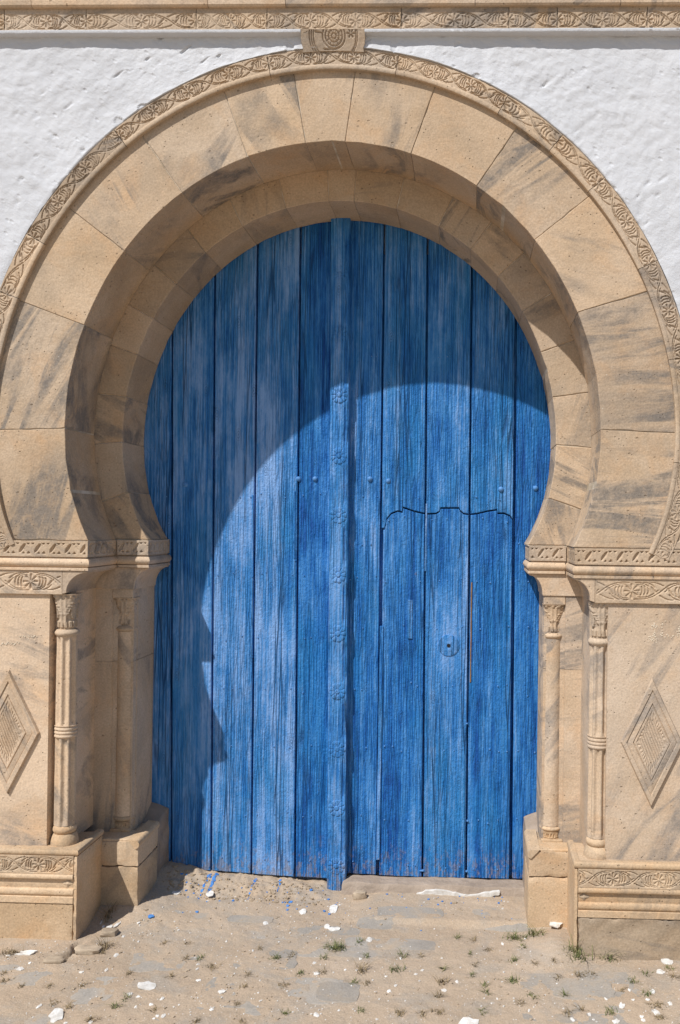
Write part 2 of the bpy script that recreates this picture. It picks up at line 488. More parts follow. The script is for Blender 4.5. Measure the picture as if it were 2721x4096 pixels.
def flat_mat(name, c0, c1, scale=20, bump=0.4, dist=0.003, rough=0.9):
    m, nt, b = new_mat(name); N = NT(nt); p = N.pos(); r = N.rand()
    n = N.noise(p, scale, 5, 0.6)
    c = N.ramp(n, [(0.35, c0), (0.65, c1)])
    c = N.mix(1.0, c, N.ramp(r, [(0, 0.9), (1, 1.08)]), 'MULTIPLY')
    N.l.new(c, b.inputs["Base Color"]); N.l.new(N.bump(N.noise(p, scale * 4, 4), bump, dist), b.inputs["Normal"]); b.inputs["Roughness"].default_value = rough
    return m
M_DARK = flat_mat("keyhole_shadow", (0.01, 0.012, 0.016), (0.02, 0.02, 0.025))
M_BARE = flat_mat("bare_wood", (0.17, 0.10, 0.055), (0.27, 0.17, 0.095), 60)
M_STUD = flat_mat("painted_iron_stud", (0.05, 0.19, 0.46), (0.11, 0.27, 0.56), 90, 0.3, 0.002, 0.5)
M_CHIP = flat_mat("white_paint_flake", (0.54, 0.51, 0.46), (0.76, 0.745, 0.71), 38, 0.5)
M_BCHIP = flat_mat("blue_paint_chip", (0.05, 0.18, 0.50), (0.10, 0.28, 0.62), 40)
M_MUD = flat_mat("dried_mud_mortar", (0.30, 0.24, 0.19), (0.40, 0.325, 0.26), 11, 0.7, 0.01)
M_LUMP = flat_mat("crumbled_mortar", (0.36, 0.28, 0.19), (0.55, 0.43, 0.30), 26, 0.9, 0.012)
M_ROCK = flat_mat("loose_stone", (0.33, 0.262, 0.19), (0.46, 0.37, 0.27), 22, 0.6, 0.004)
M_PECK = flat_mat("pecked_stone", (0.55, 0.46, 0.35), (0.66, 0.58, 0.46), 60, 0.6)

def grass_mat(name, a, bcol):
    m, nt, b = new_mat(name); N = NT(nt); p = N.pos()
    c = N.ramp(N.noise(p, 45, 2), [(0.35, a), (0.65, bcol)])
    N.l.new(c, b.inputs["Base Color"]); b.inputs["Roughness"].default_value = 0.7
    return m
M_GRASS = grass_mat("green_grass", (0.085, 0.105, 0.035), (0.19, 0.19, 0.075))
M_DRY = grass_mat("dry_grass", (0.15, 0.115, 0.065), (0.30, 0.225, 0.125))

def sand_mat():
    m, nt, b = new_mat("dusty_sand"); N = NT(nt); p = N.pos()
    n1 = N.noise(p, 1.8, 5, 0.6, 0.3); n2 = N.noise(p, 9, 5, 0.65)
    c = N.ramp(n1, [(0.30, (0.37, 0.284, 0.202)), (0.5, (0.430, 0.334, 0.240)), (0.7, (0.465, 0.370, 0.275))])
    c = N.mix(N.math('MULTIPLY', N.ramp(n2, [(0.46, 0.0), (0.70, 1.0)]), 0.6), c, (0.345, 0.288, 0.222))
    n3 = N.noise(N.vmath('ADD', p, (8, 2, 0)), 4.2, 6, 0.68, 0.6)
    c = N.mix(N.math('MULTIPLY', N.ramp(n3, [(0.50, 0.0), (0.62, 1.0)]), 0.55), c, (0.335, 0.30, 0.255))
    c = N.mix(1.0, c, N.ramp(N.noise(p, 160, 3, 0.7), [(0.3, 0.82), (0.7, 1.16)]), 'MULTIPLY')
    wv = N.math('MULTIPLY', N.ramp(N.voro(p, 55.0), [(0.10, 1.0), (0.16, 0.0)]), N.ramp(N.noise(p, 4.5, 3), [(0.50, 0.0), (0.60, 1.0)]))
    c = N.mix(N.math('MULTIPLY', wv, 0.75), c, (0.66, 0.62, 0.56))
    dv = N.math('MULTIPLY', N.ramp(N.voro(N.vmath('ADD', p, (5, 5, 5)), 38.0), [(0.08, 1.0), (0.14, 0.0)]), N.ramp(N.noise(N.vmath('ADD', p, (2, 9, 4)), 5.0, 2), [(0.5, 0.0), (0.6, 1.0)]))
    c = N.mix(N.math('MULTIPLY', dv, 0.5), c, (0.13, 0.10, 0.07))
    N.l.new(c, b.inputs["Base Color"])
    h = N.math('ADD', N.math('MULTIPLY', N.noise(p, 35, 5, 0.7), 1.0), N.math('MULTIPLY', N.noise(p, 150, 3, 0.7), 0.35))
    N.l.new(N.bump(h, 0.7, 0.008), b.inputs["Normal"]); b.inputs["Roughness"].default_value = 0.95
    return m
M_SAND = sand_mat()

def slab_mat():
    m, nt, b = new_mat("grey_paving_stone"); N = NT(nt); p = N.pos(); r = N.rand()
    n1 = N.noise(p, 6, 5, 0.6, 0.5)
    c = N.ramp(n1, [(0.30, (0.29, 0.265, 0.232)), (0.5, (0.345, 0.31, 0.265)), (0.72, (0.41, 0.325, 0.235))])
    c = N.mix(1.0, c, N.ramp(r, [(0, 0.9), (1, 1.08)]), 'MULTIPLY')
    c = N.mix(1.0, c, N.ramp(N.noise(p, 140, 3), [(0.3, 0.88), (0.7, 1.12)]), 'MULTIPLY')
    N.l.new(c, b.inputs["Base Color"]); N.l.new(N.bump(N.noise(p, 40, 5, 0.65), 0.5, 0.006), b.inputs["Normal"])
    return m
M_SLAB = slab_mat()

# ------------------------------------------------------------------ carved patterns as height maps
RES = 0.0024
def bez(p0, p1, p2, p3, n=16):
    t = np.linspace(0, 1, n)[:, None]
    p0, p1, p2, p3 = map(np.array, (p0, p1, p2, p3))
    return (1 - t) ** 3 * p0 + 3 * (1 - t) ** 2 * t * p1 + 3 * (1 - t) * t * t * p2 + t ** 3 * p3

def cut(H, X, Y, pts, w0, w1, depth):
    """cut a V groove along pts; its half width runs from w0 to w1"""
    pts = np.asarray(pts, float); n = len(pts) - 1
    for i in range(n):
        a, b = pts[i], pts[i + 1]; ab = b - a; L = ab @ ab + 1e-12
        t = np.clip(((X - a[0]) * ab[0] + (Y - a[1]) * ab[1]) / L, 0, 1)
        d = np.hypot(X - a[0] - t * ab[0], Y - a[1] - t * ab[1])
        w = w0 + (w1 - w0) * (i + t) / n
        np.minimum(H, -depth * np.clip(1.25 - d / np.maximum(w, 1e-6), 0, 1), out=H)

A_ = 3.1     # tile length in band heights
def scroll_tile(nx=180, ny=60):
    xs = np.linspace(0, A_, nx); ys = np.linspace(-0.5, 0.5, ny)
    X, Y = np.meshgrid(xs, ys, indexing='ij')
    H = np.zeros_like(X); h = A_ / 2
    rot = lambda P: np.array([[A_ - x, -y] for x, y in P])
    for cx in (0, A_):
        for k in range(8):
            a = k * math.pi / 4
            P = [(cx + math.cos(a) * q, math.sin(a) * q) for q in (0.09, 0.22, 0.36)]
            cut(H, X, Y, P, 0.022, 0.070, 1.0)
    S = []
    for k in range(3):
        t = np.linspace(-1.05, 1.05, 9)
        S.append(([(0.40 + 0.17 * k + 0.13 * math.cos(q), 0.30 * math.sin(q) * (1 - 0.12 * k)) for q in t], 0.030, 0.050))
    S.append((bez((0.12, 0.46), (0.8, 0.50), (1.15, 0.36), (h, 0.0)), 0.026, 0.034))
    S.append((bez((0.30, 0.36), (0.85, 0.42), (1.05, 0.25), (h - 0.16, -0.04)), 0.024, 0.030))
    S.append((bez((0.16, -0.45), (0.40, -0.50), (0.62, -0.42), (0.84, -0.24)), 0.024, 0.045))
    S.append((bez((0.55, -0.46), (0.80, -0.48), (1.00, -0.38), (1.16, -0.18)), 0.024, 0.048))
    S.append((bez((0.22, -0.36), (0.42, -0.40), (0.56, -0.34), (0.68, -0.24)), 0.020, 0.030))
    S.append((bez((0.98, -0.22), (1.08, -0.12), (1.15, 0.0), (1.24, 0.12)), 0.030, 0.075))
    S.append((bez((0.95, -0.46), (1.2, -0.47), (1.4, -0.40), (h + 0.10, -0.26)), 0.020, 0.045))
    for P, a, b in S:
        cut(H, X, Y, P, a, b, 1.0); cut(H, X, Y, rot(P), a, b, 1.0)
    return H
SCROLL = scroll_tile()

def sample(T, u, v):
    """u,v in 0..1"""
    n, m = T.shape
    x = np.clip(u, 0, 1) * (n - 1); y = np.clip(v, 0, 1) * (m - 1)
    i = np.minimum(x.astype(int), n - 2); j = np.minimum(y.astype(int), m - 2)
    fx = x - i; fy = y - j
    return T[i, j] * (1 - fx) * (1 - fy) + T[i + 1, j] * fx * (1 - fy) + T[i, j + 1] * (1 - fx) * fy + T[i + 1, j + 1] * fx * fy

def scroll_h(s, v, hgt, depth=0.005, phase=0.0, L=None):
    """s metres along, v metres from the band's lower edge"""
    L = L or hgt * A_
    o = rnd.uniform(0, 40); k = rnd.randint(0, 50)
    # hand-cut: the line wanders a little, and the relief is worn unevenly
    u = ((s + phase) / L + 0.05 * (vn(s + o, v, 13, k) - 0.5)) % 1.0
    w = np.clip(v / hgt + 0.07 * (vn(s + o, v, 17, k + 3) - 0.5), 0, 1)
    wear = np.clip(0.30 + 1.25 * fbm(s + o, v, 7, k + 7, 3), 0.25, 1.15)
    return sample(SCROLL, u, w) * depth * wear

def zig_tile(nx=90, ny=60):
    xs = np.linspace(0, 1.25, nx); ys = np.linspace(-0.5, 0.5, ny)
    X, Y = np.meshgrid(xs, ys, indexing='ij'); H = np.zeros_like(X)
    for o in (-1.25, 0, 1.25):
        # long lens-shaped cut, then the three-cornered cuts above and below it
        a = np.array([0.12 + o, -0.36]); b = np.array([0.62 + o, 0.40]); d = b - a; L = np.hypot(*d); d /= L; n = np.array([-d[1], d[0]])
        t = ((X - a[0]) * d[0] + (Y - a[1]) * d[1]) / L; e = np.abs((X - a[0]) * n[0] + (Y - a[1]) * n[1])
        w = 0.150 * np.sqrt(np.clip(1 - (2 * t - 1) ** 2, 0, 1))
        np.minimum(H, -np.clip((w - e) / 0.08, 0, 1), out=H)
        for T in (((0.66, 0.46), (1.02, 0.46), (0.84, 0.22)), ((1.06, 0.46), (1.40, 0.46), (1.22, 0.24)), ((0.30, -0.46), (0.62, -0.46), (0.50, -0.24)), ((0.70, -0.46), (1.08, -0.46), (0.90, -0.20))):
            P = np.array(T); P[:, 0] += o; g = P.mean(0); dmin = np.full_like(X, 9.0)
            for k in range(3):
                a0, b0 = P[k], P[(k + 1) % 3]; e0 = b0 - a0; nn = np.array([-e0[1], e0[0]]) / np.hypot(*e0)
                if (g - a0) @ nn < 0: nn = -nn
                dmin = np.minimum(dmin, (X - a0[0]) * nn[0] + (Y - a0[1]) * nn[1])
            np.minimum(H, -np.clip(dmin / 0.06, 0, 1), out=H)
    return H
ZIG = zig_tile()
def zig_h(s, v, hgt, depth=0.009):
    L = hgt * 1.25
    return sample(ZIG, (s / L) % 1.0, v / hgt) * depth

def straight_band(p0, du, dv, nrm, length, height, hfun, back=0.02, res=RES):
    """flat carved band: p0 lower-left corner, du along, dv up"""
    n = max(3, int(length / res)); m = max(3, int(height / res))
    s = np.linspace(0, length, n); v = np.linspace(0, height, m)
    S, Vv = np.meshgrid(s, v, indexing='ij')
    P = np.array(p0)[None, None] + S[..., None] * np.array(du) + Vv[..., None] * np.array(dv)
    return relief(P, np.array(nrm, float), hfun(S, Vv), back)

# ------------------------------------------------------------------ arch curves (radius as a function of the angle from the crown)
ZC = 2.118
def poly(c): return lambda th: sum(k * np.abs(th) ** (2 * i) for i, k in enumerate(c))
R_RING = poly([1.39072, -0.066, 0.03669, -0.00529])
R_OUT = poly([1.1065, -0.0560, 0.02527, -0.00288])
R_IN = poly([0.97332, -0.06166, 0.02763, -0.00311])
R_DOOR = poly([0.966, -0.06366, 0.0298, -0.0035])
XO, XI = -0.003, -0.017
Z_IMP = 1.605
def arc_pt(R, th, cx, dr=0.0):
    r = R(th) + dr
    return np.array([cx + r * math.sin(th), ZC + r * math.cos(th)])
def th_at_z(R, cx, z, dr=0.0):
    lo, hi = 1.5, 2.4
    for _ in range(40):
        mid = (lo + hi) / 2
        if arc_pt(R, mid, cx, dr)[1] > z: lo = mid
        else: hi = mid
    return lo

YF, YI, YD = 0.0, 0.30, 0.575     # faces of the outer order, the inner order and the door

def voussoir(Rin, Rout, cx, a0i, a0o, a1i, a1o, y0, y1, parent, mat, gap=0.0013, ch=0.0018, zmin=None):
    n = max(4, int(abs(a1i - a0i) / 0.035))
    inner = [arc_pt(Rin, a, cx) for a in np.linspace(a0i, a1i, n)]
    outer = [arc_pt(Rout, a, cx) for a in np.linspace(a0o, a1o, n)]
    pts = []
    # seen from the front, counter-clockwise: inner edge from a1 to a0, then the joint, then outer edge
    side0 = [inner[0] + (outer[0] - inner[0]) * t for t in np.linspace(0, 1, 9)]
    side1 = [outer[-1] + (inner[-1] - outer[-1]) * t for t in np.linspace(0, 1, 9)]
    pts = inner[::-1] + side0[1:-1] + outer + side1[1:-1]
    pts = np.array(pts)
    if zmin is not None: pts[:, 1] = np.maximum(pts[:, 1], zmin)
    area = 0.5 * np.sum(pts[:, 0] * np.roll(pts[:, 1], -1) - np.roll(pts[:, 0], -1) * pts[:, 1])
    if area < 0: pts = pts[::-1]
    # shrink for the joint, ragged arrises
    pts = inset(pts, gap)
    pts += nrs.normal(0, 0.0005, pts.shape)
    cen_ = pts.mean(0)
    for q_ in range(len(pts)):
        if nrs.rand() < 0.13:
            e_ = cen_ - pts[q_]; pts[q_] += e_ / np.hypot(*e_) * nrs.uniform(0.001, 0.0035)
    # the reveal surface must follow the curve: taper towards the back is nil
    V, Fc = prism(pts, y0 + rnd.uniform(0, 0.0025), y1, ch)
    return mk("voussoir", V, Fc, mat, parent)

# ------------------------------------------------------------------ ground
def gz(X, Y):
    X = np.asarray(X, float); Y = np.asarray(Y, float)
    sm = lambda e0, e1, t: (lambda q: q * q * (3 - 2 * q))(np.clip((t - e0) / (e1 - e0), 0, 1))
    z = 0.010 * (fbm(X, Y, 1.3, 3, 3) - 0.5)
    z = z + 0.012 - 0.018 * sm(-0.6, 1.0, X)
    # the floor climbs into the left recess
    z = z + 0.045 * sm(0.02, 0.24, Y) * (1 - sm(-0.86, -0.55, X))
    # bed of crumbled mortar against the left leaf
    z = z + (0.050 - 0.035 * sm(-0.75, -0.05, X)) * sm(0.36, 0.56, Y) * (1 - sm(-0.10, -0.04, X))
    # low step before the wicket
    z = z + 0.020 * sm(0.185, 0.225, Y + 0.03 * (fbm(X, Y, 3.0, 9, 3) - 0.5)) * sm(-0.02, 0.25, X)
    # drift of sand against the right plinth
    z = z + 0.035 * np.exp(-((X - 0.93) / 0.10) ** 2 - ((Y - 0.02) / 0.16) ** 2)
    # washed out hole beside the left plinth
    z = z - 0.12 * np.exp(-(((X + 0.985) - 0.6 * (Y + 0.196)) / 0.034) ** 4 - ((Y + 0.196) / 0.020) ** 4)
    z = z - 0.07 * np.exp(-((X + 0.968 - 0.15 * (Y + 0.12) + 0.012 * np.sin(Y * 60)) / 0.011) ** 2 - ((Y + 0.12) / 0.06) ** 4)
    return z

def gz_fine(X, Y):
    sm = lambda e0, e1, t: np.clip((t - e0) / (e1 - e0), 0, 1)
    rough = 0.007 * (fbm(X, Y, 24, 20, 4, 0.6) - 0.5) + 0.008 * (fbm(X, Y, 7, 24, 3) - 0.5)
    lump = 0.030 * (fbm(X, Y, 30, 28, 3, 0.65) - 0.5) * sm(0.33, 0.42, Y) * (1 - sm(-0.10, -0.02, X)) * sm(-0.85, -0.7, X)
    lump = lump + 0.014 * (fbm(X, Y, 26, 31, 3, 0.65) - 0.5) * np.exp(-((X + 0.62) / 0.16) ** 2 - ((Y - 0.12) / 0.07) ** 2)
    return gz(X, Y) + rough + lump

def ground_hit(x, y, dz=0.0):
    """photo pixel -> point on the ground"""
    v = _d + _R * ((x - PX) / F) + _U * ((PY - y) / F)
    z = 0.0
    for _ in range(6):
        p = CAM + v * ((z - CAM[2]) / v[2]); z = float(gz_fine(p[0], p[1])) + dz
    return p

def axis(a, b, step, far, k=1.28):
    mid = list(np.arange(a, b + 1e-9, step)); lo = []; hi = []
    s = step; p = a
    while p > -far: s *= k; p -= s; lo.append(p)
    s = step; p = b
    while p < far: s *= k; p += s; hi.append(p)
    return np.array(lo[::-1] + mid + hi)
gx = axis(-1.55, 1.55, 0.0085, 70)
gy = axis(-0.85, 0.60, 0.0085, 70)
gy = np.concatenate([gy[gy <= 0.601]])
GX, GY = np.meshgrid(gx, gy, indexing='ij')
GZ = gz_fine(GX, GY)
# flagstones show where the sand is thin
V = np.stack([GX, GY, GZ], -1).reshape(-1, 3)
ground = mk("ground", V, gridfaces(len(gx), len(gy), flip=True), M_SAND, smooth=True, origin=(0, 0, 0), sharp=80)
tag(ground, "sandy ground with sunken grey flagstones before the door", kind="structure")

def slab(cx, cy, w, d, rot, rise=0.0):
    n = 18; pts = []
    for i in range(n):
        a = -2 * math.pi * i / n
        c, s = math.cos(a), math.sin(a)
        q = 1 / max(abs(c), abs(s)); q = min(q, 1.25)
        jit = rnd.uniform(0.93, 1.04)
        x, y = c * q * w / 2 * jit, s * q * d / 2 * jit
        pts.append((cx + x * math.cos(rot) - y * math.sin(rot), cy + x * math.sin(rot) + y * math.cos(rot)))
    P = np.array(pts)[::-1]; I = P + (np.array([cx, cy]) - P) * 0.03
    z0 = float(gz(cx, cy))
    zz = lambda Q: np.array([float(gz(x, y)) for x, y in Q])
    V = np.concatenate([np.c_[I, zz(I) + rise], np.c_[P, zz(P) + rise - 0.004], np.c_[P, zz(P) - 0.05], [[cx, cy, z0 + rise]]])
    Fc = []
    for i in range(n):
        j = (i + 1) % n
        Fc += [(3 * n, i, j), (i, n + i, n + j, j), (n + i, 2 * n + i, 2 * n + j, n + j)]
    p = V[list(Fc[0])]
    if np.cross(p[1] - p[0], p[2] - p[0])[2] < 0: Fc = [tuple(reversed(f)) for f in Fc]
    return mk("paving_slab", V, Fc, M_SLAB, ground, smooth=True)
for (px, py, w, d, r_) in [(300, 3960, .30, .20, .1), (90, 3900, .30, .16, 0), (640, 3840, .22, .18, .2), (800, 3800, .14, .16, .1), (880, 3960, .13, .22, -.1), (960, 3990, .20, .14, 0), (1060, 3830, .26, .18, .05),
                           (1230, 3960, .26, .20, .05), (1100, 4010, .20, .16, .1), (1350, 3970, .16, .14, 0), (1220, 3800, .28, .10, 0), (1400, 3810, .28, .09, .05), (1560, 3775, .38, .10, 0), (1000, 3680, .20, .07, 0), (760, 3660, .20, .07, .1),
                           (2170, 3930, .18, .13, .1), (2330, 3960, .24, .15, -.05), (2200, 4040, .22, .16, .05), (2440, 3910, .26, .09, 0), (2650, 3940, .26, .14, 0), (2560, 4010, .24, .16, .05), (2680, 4070, .26, .14, 0), (2420, 4090, .20, .12, 0),
                           (1300, 3720, .30, .08, 0), (1090, 3740, .26, .07, 0), (1890, 3650, .34, .11, 0), (1640, 3650, .30, .12, 0), (2030, 3690, .20, .08, 0), (1500, 3690, .16, .09, 0), (700, 4040, .3, .14, 0), (60, 4060, .3, .12, 0)]:
    p = ground_hit(px, py)
    slab(p[0], p[1], w, d, r_, rise=rnd.uniform(-0.0022, 0.0004) + (0.0012 if py < 3760 else 0.0))

# ------------------------------------------------------------------ plastered wall
def plaster():
    root = empty("plastered_wall", (0, -0.02, 1.4), "rough white limewashed wall around the carved horseshoe arch", "wall")
    nt_, nr_ = 1150, 150
    tmax = math.radians(114)
    th = np.linspace(-tmax, tmax, nt_)
    ro = R_RING(th) + 0.083 + 0.006 * (fbm(th, th * 0, 9, 5, 4, 0.6) - 0.42) + 0.002
    ro = ro + 0.26 * np.clip((np.abs(th) - math.radians(99.0)) / math.radians(4.0), 0, 1) * np.clip(1, 0, 1)
    xm, zt, zb = 3.2, 3.672, 1.45
    rows = np.linspace(0, 1, nr_)
    V = np.zeros((nt_, nr_, 3))
    for i, t in enumerate(th):
        s, c = math.sin(t), math.cos(t)
        lim = 9.0
        if c > 1e-6: lim = min(lim, (zt - ZC) / c)
        if c < -1e-6: lim = min(lim, (zb - ZC) / c)
        if abs(s) > 1e-6: lim = min(lim, (xm - XO * np.sign(s)) / abs(s))
        lim = max(lim, ro[i] + 0.004)
        rr = ro[i] + (lim - ro[i]) * rows ** 1.0
        V[i, :, 0] = XO + rr * s; V[i, :, 2] = ZC + rr * c
    X, Z = V[..., 0], V[..., 2]
    h = 0.012 * (fbm(X, Z, 2.2, 40, 3) - 0.5) + 0.0075 * (fbm(X, Z, 10, 43, 3) - 0.5) + 0.0060 * (fbm(X, Z, 30, 46, 3, 0.6) - 0.5)
    # trowel ridges and shallow knocks
    rx = X * 0.8 + Z * 0.6; rz = -X * 0.6 + Z * 0.8
    h += 0.0055 * np.clip(vn(rx * 0.45, rz, 26, 50) - 0.62, 0, 1) * np.clip(fbm(X, Z, 3, 52, 2) * 3 - 1.1, 0, 1)
    kn = vn(rx * 0.6, rz, 48, 53); h -= 0.009 * np.clip(kn - 0.86, 0, 1) / 0.14 * np.clip(fbm(X, Z, 4, 55, 2) * 4 - 1.6, 0, 1)
    lip = np.exp(-(np.hypot(X - XO, Z - ZC) - ro[:, None]) / 0.035)
    V[..., 1] = -0.014 - h - 0.007 * lip * (fbm(X, Z, 12, 58, 2) > 0.30)
    V[:, 0, 1] += 0.004
    Vf = V.reshape(-1, 3)
    Fc = gridfaces(nt_, nr_)
    # carry the inner edge back to the ring so that the plaster has thickness
    b = len(Vf); Vb = V[:, 0].copy(); Vb[:, 1] = 0.02
    Fc += [(i * nr_, (i + 1) * nr_, b + i + 1, b + i) for i in range(nt_ - 1)]
    p = Vf[list(Fc[0])]
    if np.cross(p[1] - p[0], p[2] - p[0])[1] > 0: Fc = [tuple(reversed(f)) for f in Fc]
    mk("plaster_face", np.concatenate([Vf, Vb]), Fc, M_PLASTER, root, smooth=True, sharp=70)
    for x0, x1 in ((-3.2, -1.66), (1.66, 3.2)):
        V, Fc = box(x0, x1, -0.016, 0.3, -0.1, 1.45, 0.004); mk("lower_wall", V, Fc, M_PLASTER, root)
    V, Fc = box(-3.2, 3.2, -0.014, 0.3, 3.80, 5.2, 0.004); mk("upper_wall", V, Fc, M_PLASTER, root)
    # masonry core behind everything, so that nothing shines through
    V, Fc = box(-3.2, 3.2, 0.66, 0.95, -0.1, 5.2, 0.01); mk("wall_core", V, Fc, M_PLASTER, root)
plaster()

# ------------------------------------------------------------------ string course above
def string_course():
    root = empty("string_course", (0, -0.045, 3.64), "carved sandstone string course of flowers and scrolls above white wall", "moulding")
    yF = -0.045
    zl, zm = 3.652, 3.737
    X = lambda px: float(un(px, 80, yF)[0])
    cuts = [-2.6, -1.9, X(17), X(345), X(785), X(1068), X(1605), X(2036), X(2230), X(2590), 1.9, 2.6]
    for i, (a, b) in enumerate(zip(cuts, cuts[1:])):
        L = (b - a); nt_ = max(1, round(L / 0.185)); tl = L / nt_
        f = lambda S, Vv, tl=tl: scroll_h(S, np.clip(Vv - 0.004, 0, 0.062), 0.062, 0.0055, 0, tl) * (Vv < 0.068)
        V, Fc = straight_band((a + 0.0012, yF + rnd.uniform(-.001, .001), zl), (1, 0, 0), (0, 0, 1), (0, -1, 0), L - 0.0024, zm - zl, f, 0.06)
        mk("frieze_block", V, Fc, M_CARVED, root, smooth=True)
    cuts = [-2.6, -1.7, X(133), X(835), X(1145), X(1900), X(2480), 2.0, 2.6]
    prof = [(0.020, 3.86), (0.020, 3.80), (0.014, 3.788), (0.018, 3.776), (0.020, 3.760), (0.018, 3.744), (0.012, 3.7375), (-0.02, 3.737)]
    for a, b in zip(cuts, cuts[1:]):
        V, Fc = sweep([(a + 0.001, yF), (b - 0.001, yF)], prof); mk("cornice_block", V, Fc, M_STONE, root)
    # limewashed fillet along the lower edge, broken by the scroll block
    for a, b in ((-2.6, X(1203)), (X(1459), 2.6)):
        n = 260; xs = np.linspace(a, b, n)
        prof = [(0.0015, 0.0), (0.002, -0.006), (0.0, -0.011), (-0.012, -0.0125), (-0.034, -0.016)]
        V = np.array([[x, yF - o, zl + z + 0.0012 * (float(vn(x, 0, 40, 3)) - .5)] for x in xs for o, z in prof])
        Fc = gridfaces(n, len(prof))
        p = V[list(Fc[0])]
        if np.cross(p[1] - p[0], p[2] - p[0])[1] > 0: Fc = [tuple(reversed(f)) for f in Fc]
        mk("painted_fillet", V, Fc, M_PLASTER, root, smooth=True)
string_course()

# ------------------------------------------------------------------ outer arch
def outer_arch():
    root = empty("outer_arch", (0, 0, Z_IMP), "outer horseshoe arch of tan voussoirs edged with a carved scroll band", "arch")
    ti = th_at_z(R_OUT, XO, Z_IMP + 0.002); to = th_at_z(R_RING, XO, Z_IMP + 0.002)
    D = math.radians
    jo = [-to] + [D(a) for a in (-92.7, -70.1, -52.1, -34.6, -18.9, -6.9, 3.4, 16.9, 32.2, 49.0, 67.9, 92.1)] + [to]
    ji = [-ti] + [D(a) for a in (-93.0, -70.2, -51.9, -34.3, -18.5, -6.0, 2.3, 16.3, 31.7, 48.5, 66.5, 92.1)] + [ti]
    Rr = lambda t: R_RING(t) + 0.01
    for i in range(13):
        voussoir(R_OUT, Rr, XO, ji[i], jo[i], ji[i + 1], jo[i + 1], YF, YI - 0.002, root, M_ARCH, zmin=Z_IMP + 0.002)
    # mortar bed behind the joints
    n = 160; th = np.linspace(-ti, ti, n)
    V = []
    for t in th:
        a = arc_pt(R_OUT, t, XO, 0.004); b = arc_pt(R_RING, t, XO, 0.012)
        V += [(a[0], YI - 0.004, a[1]), (a[0], YF + 0.0055, a[1]), (b[0], YF + 0.0055, b[1])]
    mk("mortar_joint", V, gridfaces(n, 3), M_MORTAR, root)
    # carved band in blocks
    tr = math.radians(112.5)
    cuts = [-tr, D(-98), D(-84), D(-69.9), D(-59.6), D(-37.8), D(-10.7), D(10.1), D(28.4), D(39.0), D(48.4), D(64), D(80), D(97), tr]
    W = 0.083
    for a, b in zip(cuts, cuts[1:]):
        L = (b - a) * 1.42; nt_ = max(1, round(L / 0.178)); tl = L / nt_
        g = 0.0012 / 1.4
        n = int(L / RES); m = int(W / 0.0022)
        T = np.linspace(a + g, b - g, n); v = np.linspace(0, W, m)
        TT, VV = np.meshgrid(T, v, indexing='ij')
        rr = R_RING(TT) + VV
        P = np.stack([XO + rr * np.sin(TT), np.full_like(TT, -0.016), ZC + rr * np.cos(TT)], -1)
        s = (TT - a) * 1.42
        H = scroll_h(s, np.clip(VV - 0.021, 0, 0.058), 0.058, 0.0060, 0, tl) * ((VV > 0.020) & (VV < 0.081))
        H += np.where(VV < 0.017, 0.004 * np.sqrt(np.clip(1 - ((VV - 0.0085) / 0.0095) ** 2, 0, 1)), 0)
        H += 0.0012 * (fbm(TT * 1.4, VV, 14, 7, 2) - 0.5)
        V, Fc = relief(P, np.array([0, -1.0, 0]), H, 0.034)
        mk("frieze_block", V, Fc, M_CARVED, root, smooth=True)
    for sg in (-1, 1):
        x0, x1, z0, z1 = 1.30, 1.56, Z_IMP + 0.003, 1.86
        n, m = int((x1 - x0) / .0026), int((z1 - z0) / .0026)
        xs = np.linspace(x0, x1, n); zs = np.linspace(z0, z1, m); S, Z = np.meshgrid(xs, zs, indexing='ij')
        S = S + np.clip((Z - z0) / (z1 - z0), 0, 1) * 0.075
        cx, cz = x0 + .085, z0 + .055
        H = scroll_h(S - cx + 0.0, np.clip(Z - z0 - .022, 0, .11), .11, .007, 0, .30) * ((Z - z0 > .02))
        A = np.arctan2(Z - cz, S - cx); R = np.hypot(S - cx, Z - cz)
        H = H * np.where(Z - z0 > .135, 0, 1)
        for rc in (.16, .185, .205): np.minimum(H, np.where((Z - z0 > .10), -.006 * np.clip(1.25 - np.abs(R - rc) / .004, 0, 1), 0), out=H)
        P = np.stack([sg * S, np.full_like(S, -0.0135), Z], -1)
        V, Fc = relief(P, np.array([0, -1.0, 0]), H, 0.02)
        mk("corner_carving", V, Fc, M_CARVED, root, smooth=True)
    # spiral block that ties the band to the string course
    y0 = -0.047
    U0 = un(1203, 100, y0); U1 = un(1459, 100, y0)
    x0, x1 = U0[0], U1[0]; z0, z1 = 3.545, 3.652
    n = int((x1 - x0) / 0.002); m = int((z1 - z0) / 0.002)
    xs = np.linspace(0, 1, n); zs = np.linspace(z0, z1, m)
    S, Z = np.meshgrid(xs, zs, indexing='ij')
    wz = np.clip((Z - z0) / (z1 - z0), 0, 1)
    nip = 0.006 * np.exp(-((wz - 0.15) / 0.2) ** 2)
    X = (x0 + nip) + S * ((x1 - nip * 1.1) - (x0 + nip))
    P = np.stack([X, y0 + 0.006 + (1 - wz) * 0.026, Z], -1)
    # bottom row follows the curve of the ring
    th = np.arctan2(X - XO, Z - ZC); rmin = R_RING(th) + 0.070
    Zc = np.sqrt(np.clip(rmin ** 2 - (X - XO) ** 2, 0, None)) + ZC
    P[..., 2] = Zc + (z1 - Zc) * wz
    H = np.zeros_like(X)
    k = 0.001 * 3.65 / 3.7
    c = un(1335, 138, y0); cx, cz = c[0], c[2]
    Xp, Zp = P[..., 0], P[..., 2]
    R = np.hypot(Xp - cx, Zp - cz); A = np.arctan2(Zp - cz, Xp - cx)
